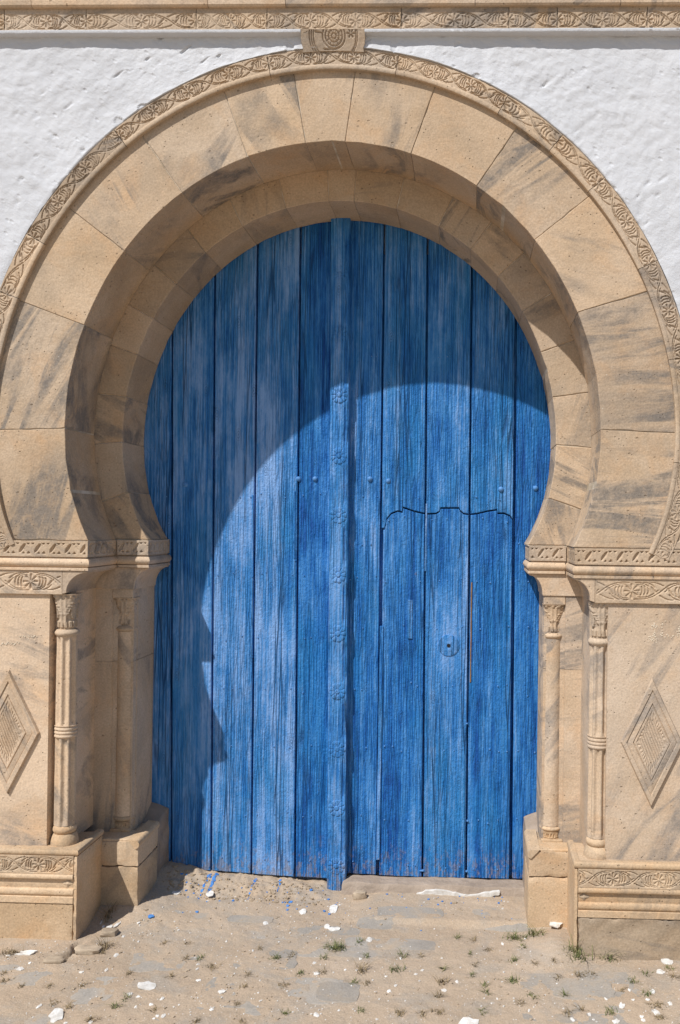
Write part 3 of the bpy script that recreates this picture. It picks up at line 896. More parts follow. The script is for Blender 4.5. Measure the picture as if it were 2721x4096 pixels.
    for rc, w in ((0.009, 0.0022), (0.021, 0.0024), (0.034, 0.0026), (0.045, 0.0030)):
        np.minimum(H, -0.006 * np.clip(1.25 - np.abs(R - rc) / w, 0, 1), out=H)
    for rc0, rc1 in ((0.010, 0.021), (0.023, 0.034)):
        pet = np.abs(np.sin(A * (4 if rc1 < .02 else 6)))
        np.minimum(H, np.where((R > rc0) & (R < rc1), -0.005 * np.clip(0.35 - pet, 0, 1) / .35, 0), out=H)
    for rc in (0.082, 0.090, 0.098):
        msk = (A > math.radians(75)) | (A < math.radians(-130))
        np.minimum(H, np.where(msk, -0.006 * np.clip(1.25 - np.abs(R - rc) / 0.0024, 0, 1), 0), out=H)
    for a0 in (100, 125, 150, 175):
        P_ = [(cx + math.cos(math.radians(a0)) * q, cz + math.sin(math.radians(a0 - 6)) * q) for q in (0.046, 0.06, 0.074)]
        cut(H, Xp, Zp, P_, 0.0015, 0.0045, 0.007)
    cut(H, Xp, Zp, bez((cx + .045, cz + .01), (cx + .05, cz - .03), (cx + .02, cz - .05), (cx - .04, cz - .045)), .002, .003, .007)
    for rc in (0.088, 0.094):
        msk = (A < math.radians(25)) & (A > math.radians(-70))
        np.minimum(H, np.where(msk, -0.006 * np.clip(1.25 - np.abs(R - rc) / 0.0024, 0, 1), 0), out=H)
    for a0 in (0, 60, 120, 180, 240, 300):
        q0 = (cx + 0.068 + 0.004 * math.cos(math.radians(a0)), cz + 0.008 + 0.004 * math.sin(math.radians(a0)))
        q1 = (cx + 0.068 + 0.014 * math.cos(math.radians(a0)), cz + 0.008 + 0.014 * math.sin(math.radians(a0)))
        cut(H, Xp, Zp, [q0, q1], .0014, .0038, .006)
    V, Fc = relief(P, np.array([0, -1.0, 0]), H + 0.006, 0.05)
    mk("scroll_keystone", V, Fc, M_CARVED, root, smooth=True)
outer_arch()

# ------------------------------------------------------------------ inner arch
def inner_arch():
    root = empty("inner_arch", (XI, YI, Z_IMP), "recessed inner horseshoe arch of tan voussoirs framing the blue door", "arch")
    ti = th_at_z(R_IN, XI, Z_IMP + 0.002)
    Rb = lambda t: R_OUT(t) + 0.10
    js = [-ti] + [math.radians(a) for a in (-108.4, -95, -83.1, -71.3, -60.8, -49.7, -38.3, -26.4, -14.2, -3.1, 3.4, 14.4, 26.2, 36.6, 46.6, 57.8, 69.8, 82.1, 94.6, 108.5)] + [ti]
    for a, b in zip(js, js[1:]):
        voussoir(R_IN, Rb, XI, a, a, b, b, YI, YD - 0.006, root, M_ARCH, gap=0.0009, ch=0.003, zmin=Z_IMP + 0.002)
    n = 160; th = np.linspace(-ti, ti, n); V = []
    for t in th:
        a = arc_pt(R_IN, t, XI, 0.004); b = arc_pt(R_OUT, t, XI, 0.09)
        V += [(a[0], YD - 0.008, a[1]), (a[0], YI + 0.0045, a[1]), (b[0], YI + 0.0045, b[1])]
    mk("mortar_joint", V, gridfaces(n, 3), M_MORTAR, root)
inner_arch()

# ------------------------------------------------------------------ piers; built in left-hand coordinates, the right ones mirrored
def capital(cx, cy, z0, z1, r, parent, flip, mat, turn=0.0):
    nz, nt = 46, 72
    prof = [(z0 + (z1 - z0) * i / (nz - 1), r) for i in range(nz)]
    def mod(t, i, z, r0):
        w = i / (nz - 1)
        tt = (t + math.pi) % (2 * math.pi) - math.pi
        base = r0 * (0.94 + 0.24 * max(0, w - 0.15) ** 1.4)
        # round below, square above
        sq = 1 / max(abs(math.sin(t)), abs(math.cos(t)), 0.72)
        k = max(0, (w - 0.55) / 0.45)
        base *= (1 - k) + k * min(sq, 1.25)
        u = tt / (math.pi / 2)
        au = abs(((u + 1) % 2) - 1) if abs(u) > 1 else abs(u)
        h = 0.0
        if w > 0.90: h = 1.0 if ((u * 3.0) % 1.0) < (0.15 + (1 - (w - 0.9) / 0.1) * 0.75) or w > 0.97 else 0.35
        else:
            if au < 0.17 and w > 0.12: h = max(h, 0.9 if (au * 22) % 1 > 0.3 else 0.45)
            if w > 0.38:
                ac = 0.17 + 0.85 * ((w - 0.38) / 0.52) ** 1.8
                dd = abs(au - ac)
                if dd < 0.16: h = max(h, 0.95 if (dd * 20) % 1 > 0.35 else 0.5)
                if au < ac: h = max(h, 0.55)
            if ((au - 0.66) / 0.20) ** 2 + ((w - 0.50) / 0.20) ** 2 < 1: h = max(h, 0.85)
            if w < 0.28:
                h = max(h, 0.8 if 0.12 < (au * 3.2) % 1 < 0.80 and 0.05 < w < 0.24 else 0.15)
        return base - 0.0085 * (1 - h)
    V, Fc = lathe(cx, cy, prof, nt, mod)
    return mk("capital", V, Fc, mat, parent, smooth=True, flip=flip, sharp=50)

def lozenge(cx, cz, a, b, y, parent, mat):
    """raised diamond with a moulded frame and a hatched heart"""
    nr, nt = 60, 128
    V = []; 
    T = np.linspace(0, 2 * math.pi, nt, endpoint=False)
    for i in range(nr):
        q = i / (nr - 1) * 1.0
        for t in T:
            c, s = math.cos(t), math.sin(t); k = 1 / (abs(c) + abs(s))
            x, z = q * k * c, q * k * s
            if q > 0.985: h = -0.004
            elif q > 0.94: h = 0.013 * min(1, (0.985 - q) / 0.03)
            elif q > 0.80: h = 0.013
            elif q > 0.775: h = 0.008
            elif q > 0.60: h = 0.013 - 0.004 * (q - 0.60) / 0.175
            elif q > 0.575: h = 0.008
            elif q > 0.50: h = 0.012
            elif q > 0.42: h = 0.011 - (0.0026 if ((t * 26) % 1.0) < 0.42 else 0)
            else:
                ph = (x * 20 - z * 9) % 1.0
                h = 0.010 - 0.0026 * max(0, math.cos(ph * 2 * math.pi))
            V.append((cx + a * x, y - h, cz + b * z))
    Fc = []
    for i in range(1, nr - 1):
        for j in range(nt):
            k = (j + 1) % nt
            Fc.append((i * nt + j, (i + 1) * nt + j, (i + 1) * nt + k, i * nt + k))
    Fc.append(tuple(nt + j for j in range(nt)))
    V = np.array(V)
    p = V[list(Fc[5])]
    if np.cross(p[1] - p[0], p[2] - p[0])[1] > 0: Fc = [tuple(reversed(f)) for f in Fc]
    return mk("diamond_relief", V, Fc, mat, parent, smooth=True, sharp=30)

zy = lambda py, Y, px=250: float(un(px, py, Y)[2])

def peck(parent, strokes, y, n):
    b = MB()
    for (x0, z0, x1, z1) in strokes:
        for i in range(n):
            t = rnd.random(); x = x0 + (x1 - x0) * t + rnd.gauss(0, .004); z = z0 + (z1 - z0) * t + rnd.gauss(0, .004)
            k = rnd.randint(4, 6); r = rnd.uniform(.0018, .0042); ph = rnd.random()
            P = [(x + r * rnd.uniform(.6, 1.2) * math.cos(2 * math.pi * (q + ph) / k), z + r * .8 * math.sin(2 * math.pi * (q + ph) / k)) for q in range(k)]
            V, Fc = prism(P, y - rnd.uniform(.0010, .0022), y + .004, .0006); b.add(V, Fc)
    o = b.build("pecked_mark", M_PECK, parent); tag(o, kind="stuff"); return o

def outer_pier(sgn):
    flip = sgn > 0
    xr = -1.07 if sgn < 0 else -1.05          # reveal
    xc = -0.978 if sgn < 0 else -0.980        # impost nose
    xp = -0.989 if sgn < 0 else -0.990        # plinth side
    colx = -1.083 if sgn < 0 else -1.092
    xe = -1.64
    lab = ("outer stone pier with diamond panel and fluted column beside the plain door leaf" if sgn < 0 else
           "outer stone pier with diamond panel and pecked scratches beside the wicket leaf")
    root = empty("stone_pier", (sgn * 1.2, 0, 0), lab, "pier", "outer piers of the arch")
    K = dict(parent=root, flip=flip)
    # body with the corner cut out for the column
    nx = xr - 0.067
    plan = [(xe, 0.0), (nx, 0.0), (nx + 0.006, 0.046), (xr, 0.046), (xr, YI + 0.02), (xe, YI + 0.02)]
    z0, z1 = 0.36, 1.40
    c = 0.003
    P = inset(plan, 0.0)
    n = len(P)
    V = np.concatenate([np.c_[P, np.full(n, z0)], np.c_[P, np.full(n, z1)]])
    Fc = [(i, (i + 1) % n, n + (i + 1) % n, n + i) for i in range(n)] + [tuple(range(n, 2 * n)), tuple(reversed(range(n)))]
    mk("panel_block", V, Fc, M_STONE, **K)
    # sill strip under the panel and its column
    V, Fc = box(xe, xr + 0.004, -0.004, 0.12, 0.366, zy(3409, 0) , 0.004); mk("base_course", V, Fc, M_STONE, **K)
    # diamond
    if sgn < 0: cen = un(36, 2930, 0.0); top = un(31, 2674, 0.0); bot = un(42, 3180, 0.0); tip = un(163, 2944, 0.0)
    else: cen = un(2606, 2968, 0.0); top = un(2615, 2707, 0.0); bot = un(2596, 3231, 0.0); tip = un(2480, 2970, 0.0)
    lozenge(cen[0], (top[2] + bot[2]) / 2, abs(tip[0] - cen[0]), (top[2] - bot[2]) / 2, 0.0, root, M_STONE)
    # engaged column
    cy = 0.046
    col = empty("engaged_column", (sgn * -colx, cy, 0.4)); col.parent = root; col.location = Vector((sgn * -colx, cy, 0.4)) - root.location
    KC = dict(parent=col, flip=flip, smooth=True)
    r = 0.041
    zb = lambda y: zy(y, 0.01)
    capital(colx, cy, zb(2519), 1.3895, 0.043, col, flip, M_CARVED)
    z_a, z_b = zb(2548), zb(2519)
    prof = [(z_a + (z_b - z_a) * i / 8, 0.040 + 0.009 * math.sin(math.pi * i / 8)) for i in range(9)]
    V, Fc = lathe(colx, cy, prof, 32); mk("neck_ring", V, Fc, M_CARVED, **KC)
    def flute(zlo, zhi):
        def mod(t, i, z, r0):
            e = min(z - zlo, zhi - z) / 0.018
            e = max(0, min(1, e + 0.35 * abs(math.cos(4.5 * t))))
            return r0 - 0.0095 * e * max(0, abs(math.sin(4.0 * t + 0.5)) - 0.30) / 0.70 + 0.0012 * (float(vn(t * 0.3, z, 30, 4)) - .5)
        return mod
    for (ya, yb, rr) in ((2904, 2548, r), (3305, 2954, r * 1.03)):
        zlo, zhi = zb(ya), zb(yb)
        prof = dens([(zlo, rr * 1.02), (zhi, rr * 0.98)], 0.012)
        V, Fc = lathe(colx, cy, prof, 96, flute(zlo, zhi)); mk("shaft", V, Fc, M_STONE, sharp=60, **KC)
    zlo, zhi = zb(2954), zb(2904)
    prof = [(zlo + (zhi - zlo) * i / 30, r * 1.0 + 0.005 * abs(math.sin(math.pi * 3.5 * i / 30)) ** 0.6) for i in range(31)]
    V, Fc = lathe(colx, cy, prof, 40); mk("ring_band", V, Fc, M_STONE, **KC)
    zlo, zhi = zb(3341), zb(3303)
    prof = [(zlo + (zhi - zlo) * i / 10, 0.036 + 0.011 * math.sin(math.pi * i / 10) ** 0.7) for i in range(11)]
    V, Fc = lathe(colx, cy, prof, 40); mk("base_torus", V, Fc, M_WARM, **KC)
    zlo, zhi = zb(3412), zb(3339)
    prof = [(zlo + (zhi - zlo) * i / 14, 0.040 + 0.015 * math.sin(math.pi * (0.10 + 0.85 * i / 14)) ** 0.8) for i in range(15)]
    V, Fc = lathe(colx, cy, prof, 40); mk("base_ball", V, Fc, M_WARM, **KC)
    # impost: carved zigzag, torus and fillet run round the corner
    imp = empty("impost", (sgn * 1.1, 0, 1.4)); imp.parent = root; imp.location = Vector((sgn * 1.1, 0, 1.4)) - root.location
    KI = dict(parent=imp, flip=flip)
    yf = -0.014
    V, Fc = box(xe, xc - 0.008, yf + 0.010, YI - 0.012, 1.494, Z_IMP - 0.001, 0.002); mk("impost_core", V, Fc, M_STONE, **KI)
    b = MB()
    V, Fc = straight_band((xe, yf + 0.004, 1.541), (1, 0, 0), (0, 0, 1), (0, -1, 0), xc - xe - 0.0006, Z_IMP - 1.541, lambda S, Q: zig_h(-S if flip else S, np.clip(Q - 0.008, 0, 0.050), 0.050) * ((Q > .007) & (Q < .059) & (S > .007) & (S < S.max() - .007)) + 0.004, 0.006); b.add(V, Fc)
    V, Fc = straight_band((xc - 0.004, yf + 0.0009, 1.541), (0, 1, 0), (0, 0, 1), (1, 0, 0), YI - 0.018 - yf, Z_IMP - 1.541, lambda S, Q: zig_h(-S if flip else S, np.clip(Q - 0.008, 0, 0.050), 0.050) * ((Q > .007) & (Q < .059) & (S > .007) & (S < S.max() - .007)) + 0.004, 0.006); b.add(V, Fc)
    b.build("zigzag_band", M_CARVED, imp, smooth=True, flip=flip)
    prof = [(-0.010, 1.5412), (-0.009, 1.534)] + [(0.001 + 0.009 * math.sin(math.pi * i / 10), 1.534 - 0.034 * i / 10) for i in range(11)] + [(-0.007, 1.499), (0.004, 1.497), (0.004, 1.4865), (-0.02, 1.486)]
    V, Fc = sweep([(xe, yf), (xc, yf), (xc, YI - 0.014)], prof); mk("torus_moulding", V, Fc, M_STONE, smooth=True, sharp=45, **KI)
    # bracket under the nose: a cavetto cut, then the carved frieze on the front
    cav = [(xr - 0.012, 1.4858)] + [(xc - 0.002, 1.4858)] + [(xc + (xr + 0.006 - xc) * math.sin(q), 1.396 + 0.082 * math.cos(q)) for q in np.linspace(0.05, math.pi / 2, 12)] + [(xr - 0.012, 1.390)]
    V, Fc = prism(cav[::-1], -0.0125, YI - 0.013, 0.002); mk("bracket", V, Fc, M_STONE, **KI)
    fr = lambda S, Q: scroll_h(S, np.clip(Q - 0.012, 0, 0.074), 0.074, 0.006, 0.04, 0.235) * ((Q > .010) & (Q < .088) & (S < (xr - 0.018) - xe))
    V, Fc = straight_band((xe, -0.0125, 1.390), (1, 0, 0), (0, 0, 1), (0, -1, 0), (xr - 0.0125) - xe, 0.0955, fr, 0.012); mk("scroll_frieze", V, Fc, M_CARVED, smooth=True, **KI)
    # plinth
    pl = empty("plinth", (sgn * 1.2, 0, 0)); pl.parent = root; pl.location = Vector((sgn * 1.2, 0, 0)) - root.location
    KP = dict(parent=pl, flip=flip)
    yp = -0.05
    xm = xp - 0.016
    V, Fc = box(xe, xm, yp + 0.016, 0.21, -0.12, 0.352, 0.002); mk("plinth_core", V, Fc, M_WARM, **KP)
    V, Fc = rbox(xm + 0.0005, xp, yp, 0.2105, -0.12, 0.345, seed=3); mk("corner_block", V, Fc, M_WARM, smooth=True, sharp=45, **KP)
    lowmat = M_WARM if sgn < 0 else M_FOOT
    V, Fc = rbox(xe, xm, yp + (0.001 if sgn < 0 else -0.006), 0.0, -0.12, 0.156, step=0.012, amp=0.0015 if sgn < 0 else 0.008, chip=0.005 if sgn < 0 else 0.012, seed=8); mk("foot_block", V, Fc, lowmat, smooth=True, sharp=45, **KP)
    # torus round the top edge
    prof = [(-0.025, 0.371)] + [(0.011 * math.sin(q) - 0.010, 0.3575 + 0.013 * math.cos(q)) for q in np.linspace(0.0, math.pi, 12)]
    V, Fc = sweep([(xe, yp + 0.002), (xp + 0.002, yp + 0.002), (xp + 0.002, 0.212)], prof); mk("torus_moulding", V, Fc, M_WARM, smooth=True, sharp=50, **KP)
    V, Fc = box(xe, xp - 0.02, yp + 0.014, 0.18, 0.35, 0.368, 0.003); mk("ledge", V, Fc, M_WARM, **KP)
    fr = lambda S, Q: scroll_h(S, np.clip(Q - 0.005, 0, 0.062), 0.062, 0.006, 0.03, 0.175) * ((Q > .004) & (Q < .068) & (S < xm - xe - 0.004))
    V, Fc = straight_band((xe, yp + 0.001, 0.2735), (1, 0, 0), (0, 0, 1), (0, -1, 0), xm - xe, 0.0715, fr, 0.016); mk("scroll_frieze", V, Fc, M_WARM, smooth=True, **KP)
    prof = [(-0.012, 0.2734), (0.002, 0.272)] + [(0.002 + 0.004 * math.sin(q), 0.262 + 0.009 * math.cos(q)) for q in np.linspace(0.1, math.pi - .1, 7)] + [(-0.010, 0.252), (-0.010, 0.246), (-0.007, 0.222), (-0.0085, 0.219), (-0.0085, 0.214)] + \
           [(-0.004 + 0.006 * math.sin(q), 0.200 + 0.013 * math.cos(q)) for q in np.linspace(0.1, math.pi - .1, 9)] + [(-0.006, 0.184), (0.001, 0.181), (0.002, 0.1575), (-0.014, 0.1565)]
    V, Fc = sweep([(xe, yp), (xm, yp)], prof); mk("base_moulding", V, Fc, M_WARM, smooth=True, sharp=40, **KP)
    # little four-petalled flower at the end of the hollow
    T = np.linspace(0, 2 * math.pi, 24, endpoint=False); V = [(xm - 0.024, yp + 0.000, 0.234)]
    for t in T: V.append((xm - 0.024 + (0.010 + 0.010 * abs(math.cos(2 * t))) * math.cos(t), yp + 0.0075, 0.234 + 0.8 * (0.010 + 0.008 * abs(math.cos(2 * t))) * math.sin(t)))
    mk("corner_flower", V, [(0, 1 + i, 1 + (i + 1) % 24) for i in range(24)], M_WARM, smooth=True, **KP)
    if sgn < 0:
        peck(root, [(un(75, 2545, 0)[0], zy(2545, 0, 75), un(150, 2548, 0)[0], zy(2548, 0, 150)), (un(0, 2572, 0)[0], zy(2572, 0, 0), un(80, 2575, 0)[0], zy(2575, 0, 80))], -0.0, 26)
    else:
        st = []
        for a, b_ in (((2616, 2488), (2622, 2535)), ((2622, 2535), (2596, 2570)), ((2650, 2486), (2646, 2545)), ((2646, 2546), (2715, 2542)), ((2718, 2500), (2712, 2540)), ((2590, 2552), (2625, 2562)), ((2610, 2508), (2632, 2504))):
            p, q = un(*a, 0.0), un(*b_, 0.0); st.append((p[0], p[2], q[0], q[2]))
        peck(root, st, 0.0, 13)
    return root
outer_pier(-1); outer_pier(1)

def inner_pier(sgn):
    flip = sgn > 0
    xo = -1.075 if sgn < 0 else -1.055
    xr = -0.905 if sgn < 0 else -0.885
    xc = -0.836 if sgn < 0 else -0.818
    xcor = -0.976 if sgn < 0 else -0.978
    xp = -0.832 if sgn < 0 else -0.826
    colx = -0.948 if sgn < 0 else -0.930
    lab = ("inner stone jamb with plain half column, shaded by the arch, beside the plain door leaf" if sgn < 0 else
           "inner stone jamb with sunlit plain half column beside the wicket leaf")
    root = empty("stone_jamb", (sgn * 0.97, YI, 0), lab, "jamb", "inner jambs of the arch")
    K = dict(parent=root, flip=flip)
    zj = zy(2645, YI, 400)
    for nm, a, b_ in (("upper_block", zj + 0.001, 1.40), ("lower_block", 0.30, zj - 0.001)):
        plan = [(xo - 0.1, YI), (colx - 0.050, YI), (colx - 0.046, YI + 0.016), (colx + 0.034, YI + 0.018), (xr - 0.002, YI + 0.018), (xr, YI + 0.050), (xr - 0.008, YI + 0.056), (xr, YI + 0.062), (xr, YD - 0.004), (xo - 0.1, YD - 0.004)]
        n = len(plan); P = np.array(plan)
        V = np.concatenate([np.c_[P, np.full(n, a)], np.c_[P, np.full(n, b_)]])
        Fc = [(i, (i + 1) % n, n + (i + 1) % n, n + i) for i in range(n)] + [tuple(range(n, 2 * n)), tuple(reversed(range(n)))]
        mk(nm, V, Fc, M_STONE, **K)
    V, Fc = box(xo - 0.05, colx - 0.052, YI + 0.003, YD - 0.006, zj - 0.003, zj + 0.003, 0.0005); mk("mortar_joint", V, Fc, M_MORTAR, **K)
    # square head and foot of the corner, where the column stops
    cap_t = zy(2392, YI, 480); cap_b = zy(2505, YI, 480)
    V, Fc = box(colx - 0.049, xr - 0.0005, YI - 0.0005, YI + 0.058, cap_t - 0.001, 1.3985, 0.003); mk("head_block", V, Fc, M_STONE, **K)
    V, Fc = box(colx - 0.049, xr - 0.0005, YI - 0.0005, YI + 0.058, 0.301, zy(3318, YI, 480), 0.003); mk("foot_block", V, Fc, M_WARM, **K)
    col = empty("engaged_column", (0, 0, 0)); col.parent = root; col.location = Vector((sgn * -colx, YI + 0.045, 0.4)) - root.location
    KC = dict(parent=col, flip=flip, smooth=True)
    cy = YI + 0.045; r = 0.041
    capital(colx, cy, cap_b, cap_t, 0.0415, col, flip, M_CARVED)
    z_a, z_b = zy(2528, YI, 480), cap_b
    prof = [(z_a + (z_b - z_a) * i / 8, 0.038 + 0.009 * math.sin(math.pi * i / 8)) for i in range(9)]
    V, Fc = lathe(colx, cy, prof, 32); mk("neck_ring", V, Fc, M_CARVED, **KC)
    zlo = zy(3268, YI, 480)
    prof = dens([(zlo, r * 1.04), (z_a, r * 0.98)], 0.03)
    V, Fc = lathe(colx, cy, prof, 36, lambda t, i, z, r0: r0 + 0.0012 * (float(vn(t * 0.3, z, 12, 4)) - .5)); mk("shaft", V, Fc, M_STONE, **KC)
    za, zb_ = zy(3290, YI, 480), zlo
    prof = [(za + (zb_ - za) * i / 8, 0.038 + 0.010 * math.sin(math.pi * i / 8)) for i in range(9)]
    V, Fc = lathe(colx, cy, prof, 32); mk("base_torus", V, Fc, M_WARM, **KC)
    zc, zd = zy(3318, YI, 480), za
    def dent(t, i, z, r0):
        w = (z - zc) / (zd - zc)
        return r0 - (0.006 if 0.25 < w < 0.80 and (t * 4.2) % 1 < 0.3 else 0) - (0.004 if 0.82 < w < 0.92 or 0.1 < w < 0.2 else 0)
    V, Fc = lathe(colx, cy, [(zc + (zd - zc) * i / 16, 0.044) for i in range(17)], 64, dent); mk("bead_row", V, Fc, M_WARM, sharp=50, **KC)
    # impost
    imp = empty("impost", (0, 0, 0)); imp.parent = root; imp.location = Vector((sgn * 0.9, YI, 1.4)) - root.location
    KI = dict(parent=imp, flip=flip)
    yf = YI - 0.014
    V, Fc = box(xo - 0.05, xc - 0.008, yf + 0.010, YD - 0.006, 1.494, Z_IMP - 0.001, 0.002); mk("impost_core", V, Fc, M_STONE, **KI)
    zf = lambda S, Q: zig_h(-S if flip else S, np.clip(Q - 0.008, 0, 0.050), 0.050) * ((Q > .007) & (Q < .059) & (S > .007) & (S < S.max() - .007)) + 0.004
    b = MB()
    V, Fc = straight_band((xcor + 0.002, yf + 0.004, 1.541), (1, 0, 0), (0, 0, 1), (0, -1, 0), xc - xcor - 0.0026, Z_IMP - 1.541, zf, 0.006); b.add(V, Fc)
    V, Fc = straight_band((xc - 0.004, yf + 0.0009, 1.541), (0, 1, 0), (0, 0, 1), (1, 0, 0), YD - 0.007 - yf, Z_IMP - 1.541, zf, 0.006); b.add(V, Fc)
    b.build("zigzag_band", M_CARVED, imp, smooth=True, flip=flip)
    prof = [(-0.010, 1.5412), (-0.009, 1.534)] + [(0.001 + 0.009 * math.sin(math.pi * i / 10), 1.534 - 0.034 * i / 10) for i in range(11)] + [(-0.007, 1.499), (0.004, 1.497), (0.004, 1.4865), (-0.02, 1.486)]
    V, Fc = sweep([(xcor + 0.006, yf), (xc, yf), (xc, YD - 0.006)], prof); mk("torus_moulding", V, Fc, M_STONE, smooth=True, sharp=45, **KI)
    cav = [(xo - 0.05, 1.4858)] + [(xc - 0.002, 1.4858)] + [(xc + (xr + 0.006 - xc) * math.sin(q), 1.396 + 0.082 * math.cos(q)) for q in np.linspace(0.05, math.pi / 2, 12)] + [(xr + 0.004, 1.390), (xo - 0.05, 1.390)]
    V, Fc = prism(cav[::-1], YI - 0.006, YD - 0.005, 0.002); mk("bracket", V, Fc, M_STONE, **KI)
    # plinth: two courses, roll along the inner edge
    pl = empty("plinth", (0, 0, 0)); pl.parent = root; pl.location = Vector((sgn * 0.9, YI, 0)) - root.location
    KP = dict(parent=pl, flip=flip)
    yp = 0.20; ye = 0.455; zt = 0.325; zjn = 0.215
    V, Fc = rbox(xo - 0.02, xp, yp, ye, zjn + 0.001, zt - 0.004, seed=12); mk("upper_course", V, Fc, M_WARM, smooth=True, sharp=45, **KP)
    V, Fc = rbox(xo - 0.02, xp + 0.001, yp - 0.001, ye + 0.002, -0.12, zjn - 0.001, chip=0.008, seed=17); mk("lower_course", V, Fc, M_WARM, smooth=True, sharp=45, **KP)
    prof = [(-0.05, zt + 0.006)] + [(0.016 * math.sin(q) - 0.014, zt - 0.014 + 0.018 * math.cos(q)) for q in np.linspace(-0.3, math.pi, 12)]
    V, Fc = sweep([(xp + 0.002, yp - 0.004), (xp + 0.002, ye + 0.004)], prof); mk("torus_moulding", V, Fc, M_WARM, smooth=True, sharp=50, **KP)
    V, Fc = box(xo - 0.02, xp - 0.045, yp + 0.01, YI + 0.03, zt - 0.008, zt + 0.004, 0.003); mk("ledge", V, Fc, M_WARM, **KP)
inner_pier(-1); inner_pier(1)

# ------------------------------------------------------------------ blue door
def gx_line(a, b):
    """photo x of a joint, at rows 1000 and 3400 -> function X(z) on the door plane"""
    p, q = un(a, 1000, YD), un(b, 3400, YD)
    return lambda z: p[0] + (q[0] - p[0]) * (z - p[2]) / (q[2] - p[2])
def ztop(x): return ZC + math.sqrt(max(1e-4, 1.03 ** 2 - (x - XI) ** 2))
def wob(z, s): return 0.0016 * (float(vn(z, s * 3.1, 5, 8)) - 0.5) + 0.0012 * (float(vn(z, s * 7.7, 30, 9)) - 0.5)
GAP = 0.0042

def plank(parent, fl, fr, zb_l, zb_r, s, bottom=None, top=None, name="plank", y=YD, gl=GAP, gr=GAP):
    n = 34
    zl0, zr0 = zb_l, zb_r
    # edges
    if top is None:
        xa, xb = fl(2.4) + gl, fr(2.4) - gr
        zt_l, zt_r = ztop(xa), ztop(xb)
    else:
        zt_l, zt_r = top[0][1], top[-1][1]
    right = [(fr(z) - gr - abs(wob(z, s)), z) for z in np.linspace(zr0, zt_r, n)]
    left = [(fl(z) + gl + abs(wob(z, s + .5)), z) for z in np.linspace(zt_l, zl0, n)]
    if top is None:
        tp = [(x, ztop(x)) for x in np.linspace(right[-1][0], left[0][0], 7)][1:-1]
    else: tp = top[::-1][1:-1]
    if bottom is None:
        bt = [(left[-1][0] + (right[0][0] - left[-1][0]) * t, zl0 + (zr0 - zl0) * t + 0.004 * (float(vn(left[-1][0] + t * 0.17, 3, 60, 6)) - .5)) for t in np.linspace(0, 1, 9)][1:-1]
    else: bt = bottom[1:-1]
    pts = bt + right + tp + left
    V, Fc = prism(pts, y + rnd.uniform(-0.0015, 0.002), y + 0.035, 0.0025)
    return mk(name, V, Fc, M_BLUE, parent)

LJ = [gx_line(520, 520), gx_line(690, 685), gx_line(860, 845), gx_line(1030, 1006), gx_line(1202, 1180), gx_line(1394, 1372)]
RJ = [gx_line(1396, 1374), gx_line(1537, 1508), gx_line(1711, 1691), gx_line(1889, 1866), gx_line(2066, 2044), gx_line(2240, 2240)]

def nail_field(parent, lines, rows, skip=0.0):
    b = MB()
    for fl, fr in lines:
        for py in rows:
            z0 = zy(py, YD, 1300)
            for t in rnd.sample([0.14, 0.3, 0.5, 0.68, 0.86], rnd.choice((2, 2, 3))):
                x = fl(z0) + (fr(z0) - fl(z0)) * (t + rnd.uniform(-.04, .04)); z = z0 + rnd.uniform(-.012, .012)
                if (x - XI) ** 2 + (z - ZC) ** 2 > 0.90 ** 2 and z > 1.7: continue
                r = rnd.uniform(.0030, .0046)
                T = np.linspace(0, 2 * math.pi, 7, endpoint=False)
                V = [(x + r * math.cos(q), YD + .001, z + r * math.sin(q)) for q in T] + [(x + .6 * r * math.cos(q), YD - .0030, z + .6 * r * math.sin(q)) for q in T]
                Fc = [(i, (i + 1) % 7, 7 + (i + 1) % 7, 7 + i) for i in range(7)] + [tuple(range(7, 14))]
                b.add(V, Fc)
    o = b.build("nail_heads", M_STUD, parent, smooth=True); tag(o, kind="stuff")

def stud(parent, px, py, r=0.0125):
    c = un(px, py, YD)
    prof = [(0, 1.0), (0.25, 0.98), (0.55, 0.82), (0.8, 0.52), (1.0, 0.12)]
    V = []; nt = 16
    for h, q in prof:
        for t in np.linspace(0, 2 * math.pi, nt, endpoint=False): V.append((c[0] + r * q * math.cos(t), YD - 0.010 * h + 0.001, c[2] + r * q * math.sin(t)))
    Fc = [(i * nt + j, i * nt + (j + 1) % nt, (i + 1) * nt + (j + 1) % nt, (i + 1) * nt + j) for i in range(4) for j in range(nt)] + [tuple(range(4 * nt, 5 * nt))]
    mk("stud", V, Fc, M_STUD, parent, smooth=True)

def cover_strip(parent, px0, py0, px1, py1, w=0.012, y=None, mat=None):
    y = YD - 0.003 if y is None else y
    p, q = un(px0, py0, y), un(px1, py1, y); n = 14
    rt = [(p[0] + (q[0] - p[0]) * t + w / 2 + .0015 * (float(vn(t * 3, px0, 9, 2)) - .5), p[2] + (q[2] - p[2]) * t) for t in np.linspace(1, 0, n)]
    lf = [(p[0] + (q[0] - p[0]) * t - w / 2 + .0015 * (float(vn(t * 3, px0 + 9, 9, 2)) - .5), p[2] + (q[2] - p[2]) * t) for t in np.linspace(0, 1, n)]
    V, Fc = prism(rt + lf, y, YD + 0.02, 0.0015); return mk("cover_strip", V, Fc, mat or M_BLUE2, parent)

